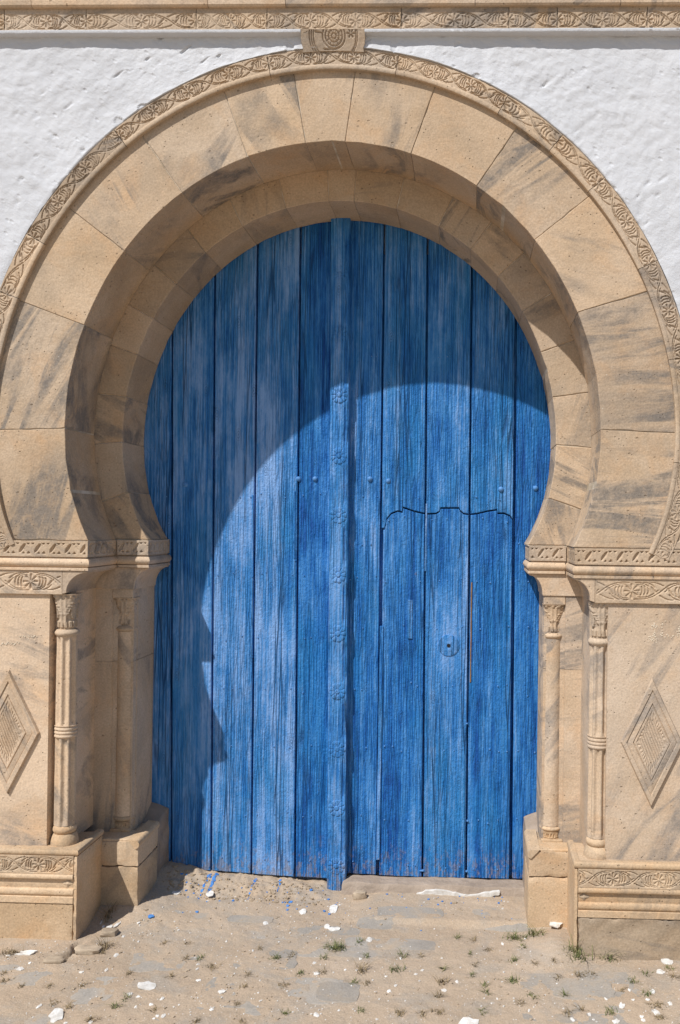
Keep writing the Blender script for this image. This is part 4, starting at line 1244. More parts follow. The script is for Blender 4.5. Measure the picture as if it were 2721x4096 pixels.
def left_leaf():
    root = empty("door_leaf", (-0.45, YD, 0.05), "weathered blue plank door leaf with carved flower post along its edge", "door")
    zb = [0.088, 0.076, 0.064, 0.054, 0.044, 0.040]
    for i in range(5):
        plank(root, LJ[i], LJ[i + 1], zb[i], zb[i + 1], i + 1.0, gl=0.002 if i == 0 else GAP, gr=GAP if i < 4 else 0.004)
    # backing ledge seen through the gaps
    V, Fc = box(-1.0, -0.04, YD + 0.036, YD + 0.06, 0.06, 2.95, 0.002); mk("back_board", V, Fc, M_BLUE, root)
    # closing post with chamfer stops and rosettes
    pt, pb = un(1363, 868, YD - 0.04), un(1345, 3586, YD - 0.04)
    zt_, zb_ = pt[2], pb[2]
    wT = 0.0435
    ry = [1095, 1336, 1579, 1823, 2061, 2299, 2535, 2766, 2998, 3234, 3466]
    rx = [1364, 1364, 1359, 1354, 1352, 1351, 1348, 1348, 1348, 1352, 1348]
    ctr = lambda z: pt[0] + (pb[0] - pt[0]) * (z - pt[2]) / (pb[2] - pt[2])
    rz = [float(un(x, y, YD - 0.05)[2]) for x, y in zip(rx, ry)]
    n = 620; prof = [-1.0, -1.0, -0.93, -0.80, -0.62, -0.50, -0.30, 0.0, 0.25, 0.48, 0.60, 0.66, 0.74, 0.85, 0.95, 1.0, 1.0]
    zs = np.linspace(zb_, zt_, n); V = []
    for z in zs:
        d = min(abs(z - q) for q in rz)
        ch = min(1, max(0, (d - 0.036) / 0.030)) * (1 if z < zt_ - 0.13 else 0)
        wav = 0.0012 * (float(vn(z, 1, 8, 12)) - .5)
        for k, u in enumerate(prof):
            if k == 0 or k == len(prof) - 1: y = YD + 0.004
            else:
                e = abs(u)
                y = YD - 0.046
                if e > 0.55:
                    y += ch * (0.011 * (e - 0.55) / 0.45 + (0.006 if 0.58 < e < 0.72 else 0)) * (1.0 if u > 0 else 0.55)
                if e > 0.97: y += 0.004
                y += 0.0015 * (float(vn(u * 3, z, 4, 14)) - .5)
            V.append((ctr(z) + wT * u + wav, y, z))
    Fc = gridfaces(n, len(prof), flip=True)
    m = len(prof); Fc.append(tuple(range(m))); Fc.append(tuple(reversed(range((n - 1) * m, n * m))))
    p = np.array(V)[list(Fc[m])]
    post = mk("closing_post", V, Fc, M_BLUE2, root, smooth=True, sharp=35)
    for z in rz:
        x = ctr(z); nt, nr = 72, 14; R0 = 0.040; W = []
        for i in range(nr):
            q = i / (nr - 1)
            for j in range(nt):
                t = 2 * math.pi * j / nt; lobe = abs(math.cos(4.5 * t)) ** 0.35
                rr = R0 * q * (0.86 + 0.14 * lobe)
                h = 0.0058 if q < 0.27 else (0.0012 if q < 0.34 else 0.0046 * (lobe * 0.7 + 0.3) * (1 - 0.35 * ((q - 0.7) / 0.35) ** 2))
                h *= 0.45 + 0.9 * float(vn(x * 9 + rr * math.cos(t) * 1.0, z + rr * math.sin(t), 26, 19))
                if q > 0.97: h = -0.002
                W.append((x + rr * math.cos(t), YD - 0.0455 - h, z + rr * math.sin(t)))
        Fr = [(i * nt + j, (i + 1) * nt + j, (i + 1) * nt + (j + 1) % nt, i * nt + (j + 1) % nt) for i in range(1, nr - 1) for j in range(nt)] + [tuple(nt + j for j in range(nt))]
        W = np.array(W); pp = W[list(Fr[3])]
        if np.cross(pp[1] - pp[0], pp[2] - pp[0])[1] > 0: Fr = [tuple(reversed(f)) for f in Fr]
        mk("rosette", W, Fr, M_BLUE2, post, smooth=True, sharp=60)
    for px, py in ((743, 1938), (1194, 1916), (1261, 1916)): stud(root, px, py)
    nail_field(root, list(zip(LJ[:-1], LJ[1:])), (1985, 2299, 2560, 2765, 2990, 3262, 3440))
    # split laths nailed over the gaps
    for a in ((834, 2250, 836, 2345), (1011, 1980, 1010, 2310), (1180, 1965, 1178, 2235), (1184, 2240, 1181, 2246)): cover_strip(root, *a, w=0.007)
    V, Fc = prism([un(980, 3490, YD - .004)[[0, 2]], un(1000, 3510, YD - .004)[[0, 2]], un(995, 3488, YD - .004)[[0, 2]]][::-1], YD - .004, YD, .0005)

WPROF = [(110, 370), (130, 375), (143, 330), (150, 285), (190, 235), (250, 212), (292, 222), (298, 180), (400, 215), (510, 238), (590, 235), (625, 215), (635, 185), (798, 185), (810, 210), (840, 235), (890, 243), (960, 235), (1060, 212), (1140, 200), (1145, 232), (1200, 232), (1255, 255), (1285, 290), (1300, 340), (1318, 385)]
WP = [tuple(un(1480 + a * .44643, 1950 + b * .44643, YD)[[0, 2]]) for a, b in WPROF]
def wprofile(xa, xb, dz):
    """part of the wicket's curved head between xa and xb"""
    def zat(x):
        for (x0, z0), (x1, z1) in zip(WP, WP[1:]):
            if x0 <= x <= x1: return z0 + (z1 - z0) * (x - x0) / max(1e-6, x1 - x0)
        return WP[0][1] if x < WP[0][0] else WP[-1][1]
    return [(xa, zat(xa) + dz)] + [(x, z + dz) for x, z in WP if xa + .002 < x < xb - .002] + [(xb, zat(xb) + dz)]

def right_leaf():
    root = empty("door_leaf", (0.45, YD, 0.05), "weathered blue plank door leaf holding the small wicket", "door")
    zb = 0.060
    plank(root, RJ[0], RJ[1], 0.066, 0.064, 11.0, gl=0.001)
    for i in (1, 2, 3):
        xa = RJ[i](1.6) + GAP; xb = RJ[i + 1](1.6) - GAP
        bt = wprofile(xa, xb, 0.0034)
        plank(root, RJ[i], RJ[i + 1], bt[0][1], bt[-1][1], 12.0 + i, bottom=bt)
    plank(root, RJ[4], RJ[5], 0.062, 0.062, 16.0, gl=0.007, gr=0.0)
    V, Fc = box(-0.03, 1.0, YD + 0.036, YD + 0.06, 0.06, 2.95, 0.002); mk("back_board", V, Fc, M_BLUE, root)
    for px, py in ((1480, 1916), (1554, 1924), (2004, 1957), (2142, 1953)): stud(root, px, py)
    nail_field(root, [(RJ[0], RJ[1]), (RJ[4], RJ[5])], (1420, 1985, 2170, 2310, 2500, 2760, 2990, 3262, 3440))
    nail_field(root, [(RJ[1], RJ[2]), (RJ[2], RJ[3]), (RJ[3], RJ[4])], (1985, 1420))
    cover_strip(root, 1536, 1935, 1534, 2085, w=0.009)
    return root
def wicket():
    root = empty("wicket_door", (0.28, YD, 0.06), "small blue wicket with scalloped top and round lock plate", "door")
    for i in (1, 2, 3):
        xa = RJ[i](1.2) + GAP; xb = RJ[i + 1](1.2) - GAP
        tp = wprofile(RJ[i](1.6) + (GAP if i > 1 else .007), RJ[i + 1](1.6) - (GAP if i < 3 else .005), -0.0036)
        plank(root, RJ[i], RJ[i + 1], 0.060, 0.058, 20.0 + i, top=tp, gl=GAP if i > 1 else 0.011, gr=GAP if i < 3 else 0.007, y=YD + 0.001)
    # round lock plate with its keyhole
    c = un(1795, 2582, YD - 0.002); nt = 40; V = []; R0 = 0.050
    for q, y in ((1.0, YD + 0.001), (0.97, YD - 0.0035), (0.90, YD - 0.0045), (0.14, YD - 0.0040), (0.13, YD + 0.012)):
        for t in np.linspace(0, 2 * math.pi, nt, endpoint=False): V.append((c[0] + R0 * q * math.cos(t), y, c[2] + R0 * q * math.sin(t)))
    Fc = [(i * nt + j, i * nt + (j + 1) % nt, (i + 1) * nt + (j + 1) % nt, (i + 1) * nt + j) for i in range(4) for j in range(nt)]
    lp = mk("lock_plate", V, Fc, M_BLUE2, root, smooth=True, sharp=50)
    V = [(c[0] + 0.0085 * math.cos(t), YD - 0.0055, c[2] + 0.0085 * math.sin(t)) for t in np.linspace(0, 2 * math.pi, 16, endpoint=False)]
    V += [(x, YD + 0.0, z) for x, _, z in V]
    mk("keyhole", V, [tuple(range(16))] + [(i, 16 + i, 16 + (i + 1) % 16, (i + 1) % 16) for i in range(16)], M_DARK, lp)
    nail_field(root, [(RJ[1], RJ[2]), (RJ[2], RJ[3]), (RJ[3], RJ[4])], (2070, 2315, 2500, 2730, 2990, 3270, 3455))
    # light strip closing the gap at its hinge side, bare wood and a splint at the other joints
    cover_strip(root, 1527, 2505, 1512, 3440, w=0.016, y=YD - 0.005)
    cover_strip(root, 1707, 2015, 1702, 2285, w=0.007)
    cover_strip(root, 1887, 2330, 1882, 2730, w=0.006, y=YD - 0.001, mat=M_BARE)
    cover_strip(root, 1641, 2400, 1640, 2555, w=0.022, y=YD - 0.0035)
    b = MB()
    for px, py, w in ((1687, 3484, .02), (1868, 2895, .008), (1870, 3285, .008), (1866, 3487, .008)):
        c = un(px, py, YD - .006); V, Fc = box(c[0] - w / 2, c[0] + w / 2, YD - .007, YD + .01, c[2] - .0025, c[2] + .0025, .001); b.add(V, Fc)
    b.build("staple", M_STUD, root)
left_leaf(); right_leaf(); wicket()

# ------------------------------------------------------------------ mortar at the foot of the door
def lumpy(name, x0, x1, ya, yb, ztop_f, mat, label, cat, n=90, m=26, seed=60, amp=0.012):
    xs = np.linspace(x0, x1, n); V = np.zeros((n, m, 3))
    for i, x in enumerate(xs):
        for j in range(m):
            t = j / (m - 1)
            # from the front foot up over the top to the door
            if t < 0.55:
                q = t / 0.55; y = ya + (yb - ya) * 0.30 * q; z = -0.03 + (ztop_f(x) + 0.03) * math.sin(q * math.pi / 2)
            else:
                q = (t - 0.55) / 0.45; y = ya + (yb - ya) * (0.30 + 0.70 * q); z = ztop_f(x) + 0.006 * q
            V[i, j] = (x, y, z)
    hx, hz = V[..., 0], V[..., 1] * 2 + V[..., 2] * 2
    d = amp * (fbm(hx, hz, 14, seed, 4, 0.6) - 0.5)
    V[..., 1] += d * 0.8; V[..., 2] += d * 0.6
    Vf = V.reshape(-1, 3); Fc = gridfaces(n, m)
    p = Vf[list(Fc[m * 3])]
    if np.cross(p[1] - p[0], p[2] - p[0])[1] > 0: Fc = [tuple(reversed(f)) for f in Fc]
    o = mk(name, Vf, Fc, mat, smooth=True, sharp=70)
    return tag(o, label, cat)
def mud_top(x): return 0.052 + 0.010 * (float(vn(x, 0, 9, 33)) - .5) - 0.03 * max(0, (0.03 - x) / 0.08)
mud = lumpy("mud_sill", 0.0, 0.86, 0.475, 0.575, mud_top, M_MUD, "cracked grey mud sill under the wicket leaf", "sill")
for pts in ([(1510, 3588), (1545, 3578), (1600, 3575), (1650, 3570), (1650, 3592), (1700, 3562), (1716, 3590), (1520, 3598)],
            [(1655, 3585), (1712, 3560), (1780, 3562), (1840, 3572), (1870, 3582), (1960, 3566), (2000, 3564), (2003, 3578), (1960, 3590), (1850, 3597), (1760, 3594), (1670, 3597)]):
    pass
def sill_paint(pix, name="limewash_smear"):
    # thin limewash left on the face of the sill
    P = []
    for a, b in zip(pix, pix[1:] + pix[:1]):
        for t in np.linspace(0, 1, 5)[:-1]:
            P.append((a[0] + (b[0] - a[0]) * t + rnd.uniform(-3, 3), a[1] + (b[1] - a[1]) * t + rnd.uniform(-2.5, 2.5)))
    W = np.array([un(x, y, 0.4775)[[0, 2]] for x, y in P])
    area = 0.5 * np.sum(W[:, 0] * np.roll(W[:, 1], -1) - np.roll(W[:, 0], -1) * W[:, 1])
    if area < 0: W = W[::-1]
    V, Fc = prism(W, 0.4775, 0.50, 0.0006); mk(name, V, Fc, M_CHIP, mud)
sill_paint([(1508, 3598), (1515, 3582), (1560, 3577), (1605, 3577), (1618, 3592), (1612, 3600), (1550, 3599)])
sill_paint([(1652, 3598), (1668, 3575), (1712, 3562), (1780, 3563), (1840, 3575), (1870, 3583), (1960, 3570), (1998, 3566), (2002, 3577), (1960, 3590), (1850, 3599), (1760, 3597)])
def fill(sgn, label):
    n, m = 18, 56; V = np.zeros((n, m, 3))
    for i in range(n):
        for j in range(m):
            t = j / (m - 1); q = i / (n - 1); y = 0.447 + 0.127 * q
            side = 0.836 - 0.012 * q if sgn < 0 else 0.832 - 0.004 * q
            if t < 0.75: x, z = side, -0.06 + (0.350 + 0.06 * math.sqrt(q)) * t / 0.75
            else: k = (t - 0.75) / 0.25; x, z = side + 0.10 * k, 0.290 + 0.06 * math.sqrt(q) + 0.03 * math.sin(k * 1.5) * q
            V[i, j] = (sgn * x, y, z)
    d = 0.012 * (fbm(V[..., 1], V[..., 2] + V[..., 0], 20, 70, 3, 0.6) - 0.5); V[..., 0] += d; V[..., 2] += d * .5
    Vf = V.reshape(-1, 3); Fc = gridfaces(n, m)
    p = Vf[list(Fc[20])]; nr = np.cross(p[1] - p[0], p[2] - p[0])
    if nr[0] * sgn > 0: Fc = [tuple(reversed(f)) for f in Fc]
    tag(mk("mortar_fill", Vf, Fc, M_MUD, smooth=True, sharp=80), label, "mortar")
fill(-1, "rough mortar packed between shaded jamb plinth and blue planks")
fill(1, "rough mortar packed between sunlit jamb plinth and blue planks")

# ------------------------------------------------------------------ things on the ground
def flake_mesh(w, d, thick, seed):
    r_ = random.Random(seed); n = r_.randint(9, 14); P = []
    for i in range(n):
        a = 2 * math.pi * i / n; q = r_.uniform(0.62, 1.05)
        P.append((w / 2 * q * math.cos(a), d / 2 * q * math.sin(a)))
    zt = [thick + r_.uniform(-.3, .5) * thick for _ in P]
    V = [(x, y, z) for (x, y), z in zip(P, zt)] + [(x * .97, y * .97, z - thick * .8) for (x, y), z in zip(P, zt)] + [(0, 0, thick * 1.5)]
    Fc = []
    for i in range(n):
        j = (i + 1) % n
        Fc += [(2 * n, i, j), (i, n + i, n + j, j)]
    Fc.append(tuple(reversed(range(n, 2 * n))))
    return np.array(V), Fc

def put_flake(px, py, w, h, label, group, mat=M_CHIP, name="paint_flake", rot=None):
    p = ground_hit(px, py)
    dist = np.linalg.norm(p - CAM)
    W = w * dist / F * 0.90
    D = 0.90 * h * dist / F / max(0.30, (CAM[2] - p[2]) / dist)      # foreshortened depth
    V, Fc = flake_mesh(W, D, 0.0035 + 0.02 * W, int(px * 7 + py))
    a = rnd.uniform(-.35, .35) if rot is None else rot
    c, s = math.cos(a), math.sin(a)
    V = V @ np.array([[c, s, 0], [-s, c, 0], [0, 0, 1]])
    V[:, 2] += rnd.uniform(-.08, .08) * V[:, 0] + rnd.uniform(0.0, .12) * V[:, 1]
    V[:, 2] -= V[:, 2].min()
    V += p - np.array([0, 0, 0.0030])
    return tag(mk(name, V, Fc, mat), label, "flake", group)
k_ = 0.574
FL = []
for x, y, w, h in [(140, 480, 52, 24), (860, 257, 24, 16), (740, 490, 24, 20), (568, 503, 36, 14), (810, 385, 36, 24), (1383, 560, 40, 18), (1545, 640, 56, 28), (1140, 808, 28, 28), (1476, 765, 36, 18), (905, 658, 44, 20), (1055, 730, 32, 14), (1130, 690, 28, 20), (1070, 828, 28, 12), (1098, 808, 28, 16), (633, 852, 36, 20), (455, 858, 30, 16), (208, 440, 22, 14), (60, 388, 30, 16), (965, 675, 34, 10), (270, 745, 26, 26), (945, 748, 20, 14), (1375, 482, 22, 18), (967, 160, 22, 14)]:
    FL.append((x * k_, 3600 + y * k_, w * k_, h * k_))
for x, y, w, h in [(283, 166, 48, 24), (1003, 280, 50, 30), (640, 513, 60, 22), (622, 440, 24, 16), (945, 412, 26, 16), (838, 488, 22, 14), (637, 802, 54, 32), (1143, 638, 36, 20), (1330, 518, 26, 14), (1375, 490, 28, 18), (1190, 597, 26, 18), (880, 605, 20, 16), (1050, 645, 24, 14), (1060, 832, 26, 16), (1123, 533, 24, 12), (1527, 632, 44, 20), (793, 772, 24, 12), (195, 356, 20, 14), (10, 290, 18, 16), (1225, 408, 18, 20)]:
    FL.append((900 + x * k_, 3600 + y * k_, w * k_, h * k_))
for x, y, w, h in [(1163, 738, 58, 34), (1120, 850, 60, 26), (818, 835, 32, 24), (935, 800, 26, 24), (1020, 613, 36, 20), (1375, 640, 44, 26), (1500, 723, 36, 28), (1340, 695, 32, 16), (1050, 690, 18, 20), (965, 836, 22, 16), (1240, 697, 26, 10), (1215, 630, 26, 16), (330, 308, 20, 18), (490, 270, 18, 14), (515, 772, 20, 16), (295, 692, 18, 14), (255, 720, 16, 14), (12, 570, 26, 22), (1310, 840, 30, 18), (1300, 815, 34, 14)]:
    FL.append((1821 + x * k_, 3600 + y * k_, w * k_, h * k_))
SPOTS = [((-1.10, -0.12), "the foot of the plinth beside the plain leaf"), ((-1.0, -0.17), "the washed out hole"), ((-0.75, -0.02), "the loose tan stone"), ((-0.66, -0.33), "the broad ribbed flake"), ((-1.1, -0.42), "the large flake past the hole"),
         ((-0.15, 0.16), "the long thin flake"), ((-0.10, 0.05), "the thick dark green grass patch"), ((-0.4, 0.1), "the grey slabs before the plain leaf"), ((0.35, 0.2), "the step before the wicket"), ((0.75, 0.1), "the bright flake at the jamb"),
         ((0.98, -0.1), "the tall tuft at the pier foot"), ((1.22, -0.12), "the pale folded flake"), ((1.25, -0.35), "the angular flake amid weeds"), ((0.55, -0.50), "the biggest flake"), ((0.15, -0.2), "the open sand before the closing post"), ((-0.2, -0.4), "the sand farther from the closing post"), ((0.6, -0.2), "the open sand before the wicket"), ((0.95, -0.4), "the slabs before the scratched pier")]
def near(px, py):
    p = ground_hit(px, py)
    return min(SPOTS, key=lambda q: (q[0][0] - p[0]) ** 2 + (q[0][1] - p[1]) ** 2)[1]
for f in FL:
    kind_ = "tiny white flake" if f[2] < 13 else ("narrow white flake" if f[2] > 2.2 * f[3] else ("roundish small white flake" if f[2] < 1.45 * f[3] else "oblong small white flake"))
    put_flake(*f, kind_ + " lying near " + near(f[0], f[1]), "small white flakes")
k = k_
for x0, x, y, w, h, lab in [(0, 185, 373, 150, 26, "long white flake beside the plinth of the plain leaf"),
                            (0, 400, 808, 100, 78, "large white flake pointing away from the washed out hole"),
                            (0, 1020, 603, 142, 58, "broad ribbed whitish flake in the open sand"),
                            (900, 543, 83, 58, 38, "heart shaped white flake below the rubble bed"),
                            (900, 757, 67, 64, 58, "jagged white flake at the foot of the closing post"),
                            (900, 710, 190, 48, 30, "short white flake touching a long thin one"),
                            (900, 760, 207, 104, 26, "long thin white flake lying on grey paving"),
                            (1821, 695, 170, 114, 50, "bright white flake leaning at the jamb plinth beside wicket"),
                            (1821, 1475, 430, 92, 38, "pale folded flake under the rough foot of the pier"),
                            (1821, 1433, 503, 72, 30, "white flake between two weeds near the pier foot"),
                            (1821, 100, 868, 168, 90, "biggest white flake, lying alone on open sand"),
                            (1821, 1400, 787, 58, 48, "angular white flake amid weeds on grey paving")]:
    put_flake(x0 + x * k, 3600 + y * k, w * k, h * k, lab, None, rot=0.1)
for x, y, w, h in ((765, 187, 46, 22), (820, 172, 26, 40), (705, 157, 12, 24), (720, 187, 20, 14)):
    put_flake(x * k, 3600 + y * k, w * k, h * k, "white flake lying in the shadow between the two plinths", "flakes in the shaded corner")
put_flake(707, 3572, 42, 16, "white flake in the shadow at the foot of the planks", None)
put_flake(840, 3578, 36, 18, "white flake on the rubble bed under the plain leaf", None)
put_flake(605, 3667, 26, 11, "curled blue paint flake before the shaded jamb plinth", None, mat=M_BCHIP)

def chips(name, n, mat, label, cat, pick, size):
    b = MB()
    for _ in range(n):
        x, y = pick()
        z = float(gz_fine(x, y)); r = size()
        k = rnd.randint(4, 6); P = [(x + r * rnd.uniform(.55, 1.1) * math.cos(2 * math.pi * i / k + .3), y + r * rnd.uniform(.55, 1.1) * math.sin(2 * math.pi * i / k + .3)) for i in range(k)]
        h = min(r * .7, .004)
        V = [(a, c, z + h * rnd.uniform(.6, 1.1)) for a, c in P] + [(a, c, z - .004) for a, c in P]
        b.add(V, [tuple(range(k))] + [(i, k + i, k + (i + 1) % k, (i + 1) % k) for i in range(k)])
    o = b.build(name, mat, origin=(0, 0, 0)); return tag(o, label, cat, kind="stuff")
def pick_sand():
    while True:
        x = rnd.uniform(-1.5, 1.5); y = rnd.uniform(-0.8, 0.44)
        if abs(x) > 0.84 and y > -0.06: continue
        if float(vn(x, y, 3.5, 90)) > rnd.random() * 0.9: return x, y
def pick_right(): 
    x, y = pick_sand()
    return x, y
chips("white_grit", 1300, M_CHIP, "scattered tiny white limewash crumbs over the sand", "grit", pick_sand, lambda: abs(rnd.gauss(0, .0017)) + .0009)
chips("pebble_grit", 900, M_ROCK, "scattered small tan pebbles over the sand", "grit", pick_sand, lambda: abs(rnd.gauss(0, .003)) + .0015)
def pick_blue():
    x = rnd.uniform(-0.75, 0.80); y = 0.53 - abs(rnd.gauss(0, .16)); return x, max(y, -0.15)
chips("blue_specks", 90, M_BCHIP, "blue paint drips and specks below the door", "paint", pick_blue, lambda: abs(rnd.gauss(0, .003)) + .0018)
def rub():
    return rnd.uniform(-0.80, -0.06), rnd.uniform(0.36, 0.54)
chips("mortar_crumbs", 300, M_LUMP, "crumbled mortar bed under the plain door leaf", "rubble", rub, lambda: abs(rnd.gauss(0, .0045)) + .002)

def drip(px, py, w, h):
    # run of blue paint over the rubble bed: a chain of overlapping splashes
    p = ground_hit(px, py); b = MB(); L = 0.0030 * h
    for q in range(7):
        t = q / 6; x = p[0] + rnd.uniform(-.003, .003); y = 0.545 - L * t
        if rnd.random() < 0.18: continue
        r = w * 4.6e-4 * rnd.uniform(.55, 1.1) * (1 - .35 * t); n = 11
        P = [(x + r * rnd.uniform(.6, 1.15) * math.cos(2 * math.pi * i / n), y + 1.7 * r * rnd.uniform(.6, 1.15) * math.sin(2 * math.pi * i / n)) for i in range(n)]
        V = [(a, c, float(gz_fine(a, c)) + .0025) for a, c in P] + [(a, c, float(gz_fine(a, c)) - .004) for a, c in P] + [(x, y, float(gz_fine(x, y)) + .0032)]
        b.add(V, [(2 * n, i, (i + 1) % n) for i in range(n)] + [(i, n + i, n + (i + 1) % n, (i + 1) % n) for i in range(n)])
    return tag(b.build("paint_drip", M_BCHIP), "run of blue paint spilled over the rubble bed", "paint", "blue paint runs")
for a in ((800, 3540, 20, 60), (845, 3525, 26, 36), (1002, 3560, 16, 46), (1172, 3575, 26, 84), (1118, 3535, 14, 26)): drip(*a)

def rock(px, py, w, d, h, seed, label, name="loose_stone"):
    p = ground_hit(px, py); r_ = np.random.RandomState(seed); nt, nr = 20, 10; V = []
    for i in range(nr + 1):
        f = math.pi * i / nr
        for j in range(nt):
            t = 2 * math.pi * j / nt
            x, y, z = math.sin(f) * math.cos(t), math.sin(f) * math.sin(t), math.cos(f)
            e = 0.78 + 0.5 * float(vn(x * 1.2 + seed, y * 1.2 + z, 1.6, seed)) + .12 * float(vn(x * 3 + seed, y * 3 + z * 2, 2.5, seed + 1))
            sg = lambda v: math.copysign(abs(v) ** 0.64, v)
            V.append((p[0] + w / 2 * sg(x) * e, p[1] + d / 2 * sg(y) * e, p[2] + h * (0.35 + 0.6 * min(sg(z), 0.80) * (0.8 + .25 * e))))
    Fc = [(i * nt + j, (i + 1) * nt + j, (i + 1) * nt + (j + 1) % nt, i * nt + (j + 1) % nt) for i in range(nr) for j in range(nt)]
    return tag(mk(name, V, Fc, M_ROCK, smooth=True, sharp=22), label, "stone")
rock(437, 3740, 0.062, 0.045, 0.026, 3, "loose tan stone at the edge of the plinth shadow")
rock(350, 3808, 0.088, 0.050, 0.022, 8, "flat broken grey slab piece at the plinth corner")
rock(215, 3846, 0.075, 0.035, 0.016, 12, "rounded stone lip behind the washed out hole")
rock(1440, 3592, 0.055, 0.04, 0.035, 21, "crumbled mortar lump beside the closing post")
rock(1818, 3613, 0.020, 0.014, 0.010, 24, "small dark pebble under the limewashed sill")
rock(270, 3832, 0.05, 0.03, 0.016, 30, "low stone half sunk beside the washed out hole")

def tuft(px, py, w, h, dry, label, group, nb=None):
    p = ground_hit(px, py); dist = np.linalg.norm(p - CAM)
    W = w * dist / F / 2; Hh = h * dist / F
    nb = nb or int(11 + w * 0.42)
    V = []; Fc = []
    for _ in range(nb):
        bx = p[0] + rnd.gauss(0, W * .42); by = p[1] + rnd.gauss(0, max(.010, Hh * .30)); bz = float(gz_fine(bx, by)) - .002
        a = rnd.uniform(0, 2 * math.pi); ln = Hh * rnd.uniform(.30, .95) + .006; lean = rnd.uniform(.5, 1.7)
        wd = rnd.uniform(.0011, .0020); dx, dy = math.cos(a), math.sin(a)
        b0 = len(V)
        for k in range(4):
            t = k / 3; off = ln * lean * t * t * .75 + ln * lean * .22 * t; z = bz + ln * t * (1 - .33 * lean * t)
            z = max(z, bz + .001)
            q = wd * (1 - t * .85)
            V += [(bx + dx * off - dy * q, by + dy * off + dx * q, z), (bx + dx * off + dy * q, by + dy * off - dx * q, z)]
            if k: Fc.append((b0 + 2 * k - 2, b0 + 2 * k - 1, b0 + 2 * k + 1, b0 + 2 * k))
    return tag(mk("grass_tuft", V, Fc, M_DRY if dry else M_GRASS, origin=tuple(p)), label, "grass", group)
G = "small weeds in the paving joints"; GL = "low green weed tuft growing from a paving joint"; GD = "withered brown weed tuft growing from a paving joint"; GG = "withered weeds in the joints"
TF = []
for x, y, w, h, dry in [(470, 325, 60, 24, 0), (405, 570, 150, 42, 0), (140, 450, 50, 24, 1), (220, 650, 46, 40, 0), (545, 675, 90, 28, 0), (720, 540, 80, 22, 1), (870, 525, 110, 34, 1), (950, 515, 80, 34, 1), (1240, 570, 70, 36, 0), (1330, 515, 70, 30, 0), (1340, 660, 90, 40, 0), (1400, 740, 160, 26, 1), (1080, 785, 80, 50, 0), (790, 795, 80, 44, 1), (885, 765, 70, 26, 1), (760, 660, 36, 50, 0), (455, 720, 40, 50, 1), (690, 430, 26, 46, 1), (405, 425, 70, 40, 0), (200, 600, 60, 34, 0), (190, 785, 50, 36, 0), (120, 525, 50, 24, 0), (1165, 630, 44, 22, 1), (15, 265, 50, 36, 0), (130, 285, 40, 44, 1), (230, 350, 90, 20, 1), (1490, 480, 60, 24, 0), (1530, 540, 50, 60, 1), (560, 440, 70, 20, 1), (100, 375, 40, 22, 0), (1430, 825, 70, 36, 1)]:
    TF.append((1821 + x * k_, 3600 + y * k_, w * k_, h * k_, dry))
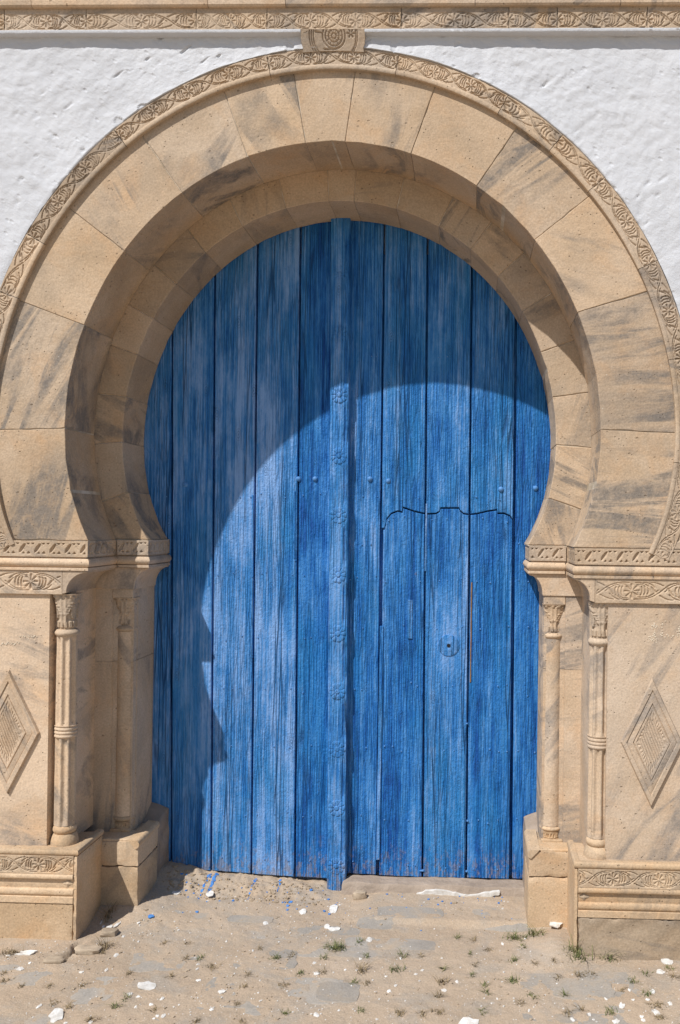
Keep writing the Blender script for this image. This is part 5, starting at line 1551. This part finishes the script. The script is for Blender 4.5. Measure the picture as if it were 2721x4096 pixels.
for x, y, w, h, dry in [(360, 408, 100, 40, 0), (465, 392, 46, 44, 1), (690, 405, 80, 30, 0), (935, 300, 44, 40, 0), (990, 395, 60, 30, 0), (1240, 390, 90, 56, 0), (1190, 490, 130, 50, 0), (950, 500, 90, 90, 1), (900, 580, 80, 26, 0), (680, 500, 90, 22, 1), (520, 515, 60, 30, 0), (1515, 482, 80, 34, 0), (1510, 575, 110, 60, 1), (1215, 800, 80, 44, 1), (950, 775, 60, 20, 0), (415, 790, 90, 26, 0), (1370, 390, 50, 18, 1), (1500, 785, 110, 30, 1), (1375, 795, 60, 36, 1), (125, 855, 60, 20, 1), (165, 520, 50, 36, 1), (130, 605, 60, 22, 1), (410, 600, 90, 30, 1), (990, 585, 50, 24, 1), (1490, 670, 60, 44, 1), (85, 728, 50, 16, 1), (240, 340, 36, 30, 1)]:
    TF.append((900 + x * k_, 3600 + y * k_, w * k_, h * k_, dry))
for x, y, w, h, dry in [(1395, 408, 60, 34, 0), (1300, 410, 50, 24, 1), (805, 745, 60, 44, 0), (875, 685, 46, 34, 0), (1190, 535, 50, 34, 1), (900, 515, 60, 24, 1), (640, 840, 100, 40, 1), (1360, 852, 90, 24, 1), (1075, 765, 60, 22, 1), (40, 565, 50, 26, 1), (340, 605, 50, 20, 1), (570, 600, 60, 30, 1), (1480, 470, 90, 34, 1), (380, 725, 60, 24, 1), (1150, 300, 50, 26, 1), (1310, 300, 50, 18, 1), (480, 750, 50, 34, 1), (30, 510, 60, 18, 1), (150, 605, 40, 18, 1), (720, 370, 40, 30, 1)]:
    TF.append((x * k_, 3600 + y * k_, w * k_, h * k_, dry))
for t in TF:
    t = (t[0], t[1], t[2] * 0.92, t[3] * 0.85, t[4])
    sz = "tiny" if t[2] < 26 else ("spreading" if t[2] > 48 else ("upright" if t[3] > 0.62 * t[2] else "low"))
    tuft(*t[:4], t[4], sz + (" withered brown weed near " if t[4] else " green weed near ") + near(t[0], t[1]), GG if t[4] else G)
for x, y, w, h, dry, lab, nb in [(1821 + 870 * k, 3600 + 395 * k, 90, 85, 0, "tall green grass tuft at the corner of the pier foot", 60), (1821 + 1065 * k, 3600 + 400 * k, 105, 62, 0, "wide green grass tuft against the rough pier foot", 70),
                                 (1821 + 430 * k, 3600 + 268 * k, 90, 36, 0, "dense green grass along the grey step edge", 70), (1821 + 558 * k, 3600 + 240 * k, 75, 42, 0, "dense green grass tuft beside the bright flake", 60), (900 + 770 * k, 3600 + 340 * k, 88, 34, 0, "thick dark green grass patch on grey paving", 90),
                                 (725 * k, 3600 + 335 * k, 75, 42, 1, "dry grass tuft before the loose tan stone", 50), (750 * k, 3600 + 105 * k, 40, 60, 1, "dry brown weed in the shaded corner of the plinths", 40), (70 * k, 3600 + 370 * k, 90, 26, 1, "dry flattened grass along the foot of the plinth", 60)]:
    tuft(x, y, w, h, dry, lab, None, nb)
